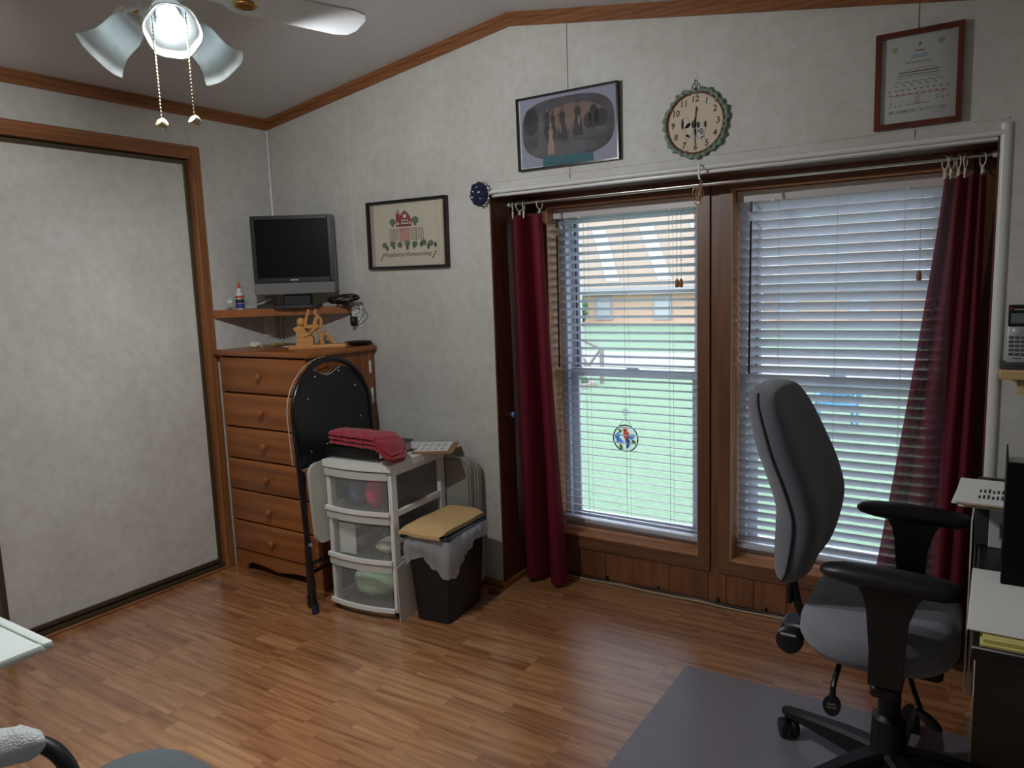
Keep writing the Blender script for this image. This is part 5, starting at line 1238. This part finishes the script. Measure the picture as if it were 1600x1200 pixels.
hs = thing('house', 'low peach neighbouring house with pale roof beyond the driveway', 'house', (-14, 40, GZ))
PEACH = mat('peach_siding', (180, 152, 130), .85, var=.04, stretch=(1, 1, 6))
MB().box(-22.5, 4, 38, 46, GZ, .9).build('wall', PEACH, hs, True, smooth=0)
ROOFM = mat('peach_roof', (138, 124, 109), .8, var=.05, vscale=2)
mb = MB(); mb.prism([(37.4, .80), (42.2, 6.0), (42.2, 6.2), (37.4, .95)], -23, 4.5, 'yz'); rf = mb.build('roof', ROOFM, hs, True, smooth=0)
def onroof(x, s): return (x, lerp(37.4, 42.2, s), lerp(.95, 6.2, s))
WS = mat('white_strip', (143, 144, 147), .6)
for x in (-22, -18.8, -15.6, -12.4, -9.2, -6.0, -2.8):
    a0, a1, b0, b1 = onroof(x, .72), onroof(x + .95, .72), onroof(x + 2.55, .06), onroof(x + 3.4, .06)
    mb = MB(); mb.add([a0, a1, b1, b0] + [(p[0], p[1], p[2] + .08) for p in (a0, a1, b1, b0)], [(0, 1, 2, 3), (4, 5, 6, 7), (0, 1, 5, 4), (1, 2, 6, 5), (2, 3, 7, 6), (3, 0, 4, 7)])
    mb.build('roof_strip', WS, rf, True, smooth=0)
MB().box(-23, 4.5, 37.35, 37.45, .55, .95).build('fascia', WS, hs, True, smooth=0)
for x in (-19.2, -16.6, -12.9, -9.5, -6, -2.5):
    wn2 = MB().box(x - .55, x + .55, 37.94, 38.02, GZ + .25, .45).build('window', WS, hs, True, smooth=0)
    MB().box(x - .42, x + .42, 37.92, 37.95, GZ + .4, .3).build('pane', mat('far_glass', (158, 164, 168), .4) if 'far_glass' not in bpy.data.materials else bpy.data.materials['far_glass'], wn2, True, smooth=0)
sb = thing('shrub', 'round green shrub growing beside the neighbouring house', 'shrub', (-17.6, 36.2, GZ))
mb = MB()
for i in range(420):
    d = Vector((random.gauss(0, 1), random.gauss(0, 1), random.gauss(0, 1))).normalized(); p = Vector((d.x * .75, d.y * .75, .95 + d.z * .9)) * random.uniform(.8, 1.05)
    q = Matrix.Translation(p) @ Matrix.Rotation(random.uniform(0, 6), 4, 'Z') @ Matrix.Rotation(random.uniform(0, 3), 4, 'X')
    mb.add([tuple(q @ Vector(v_)) for v_ in ((-.12, 0, 0), (0, -.07, .01), (.12, 0, 0), (0, .07, .01))], [(0, 1, 2, 3)])
mb.ell((0, 0, .95), .62, .62, .78, 14, 10); mb.build('foliage', mat('shrub_green', (62, 108, 62), .9, var=.3, vscale=5), sb, smooth=0)
MB().cyl((0, 0, 0), (0, 0, .5), .06, n=8).build('stem', mat('bark', (90, 74, 60), .9), sb)
# ramp railing outside
rl = thing('ramp_railing', 'pale grey wooden ramp railing with cross braces outside the window', 'railing', (-5.5, 14.3, GZ))
GW = mat('weathered_wood', (112, 110, 106), .8, var=.1)
def rp(x, z): return (x, 14.3, z)
MB().cyl(rp(-5.12, GZ), rp(-5.12, -.30), .06, n=8).build('post', GW, rl, True, smooth=20)
MB().cyl(rp(-6.6, GZ), rp(-6.6, .34), .06, n=8).build('post', GW, rl, True, smooth=20)
MB().tube([rp(-6.65, .32), rp(-5.12, -.32)], .045, 8).build('hand_rail', GW, rl, True)
MB().tube([rp(-5.80, -.38), rp(-5.50, -.76)], .035, 8).build('brace', GW, rl, True)
MB().tube([rp(-5.16, -.34), rp(-5.50, -.76)], .035, 8).build('brace', GW, rl, True)
MB().tube([rp(-6.6, -.30), rp(-5.12, -.95)], .04, 8).build('lower_rail', GW, rl, True)
# flower bed
bedm = mat('bed_plants', (72, 94, 70), .9, var=.45, vscale=6)
bd_ = thing('flower_bed', 'small planted flower bed with pale edging on the lawn', 'flower bed', (-6.0, 13.6, GZ))
mb = MB(); mb.prism(oval(-6.0, 13.6, .95, .6, 24, 3), GZ, GZ + .10, 'xy'); mb.build('edging', mat('pale_stone', (128, 122, 114), .9), bd_, True)
mb = MB()
for i in range(60): mb.ell((-6.0 + random.uniform(-.75, .75), 13.6 + random.uniform(-.4, .4), GZ + .12), .12, .12, random.uniform(.1, .25), 7, 5)
mb.build('plants', bedm, bd_, True)
# blue lawn chair
lc = thing('lawn_chair', 'bright blue lawn chair standing on the grass outside', 'lawn chair', (1.05, 10.6, GZ), .3)
BLC = mat('lawn_chair_blue', (36, 112, 150), .5)
MB().box(-.27, .27, -.25, .25, .38, .42, .01).build('seat', BLC, lc)
for i in range(5):
    o = MB().box(-.26 + i * .105, -.165 + i * .105, .24, .265, .42, .95 - .03 * abs(i - 2), .006).build('back_slat', BLC, lc)
for sx_ in (-1, 1):
    MB().box(sx_ * .31 - .04, sx_ * .31 + .04, -.30, .28, .58, .61, .006).build('arm', BLC, lc)
    for y_ in (-.24, .24): MB().box(sx_ * .29 - .02, sx_ * .29 + .02, y_ - .03, y_ + .03, 0, .58, .004).build('leg', BLC, lc)

# the office chair stands on the mat
for o in list(bpy.data.objects):
    if o.type == 'MESH' and o.data.users == 0: pass
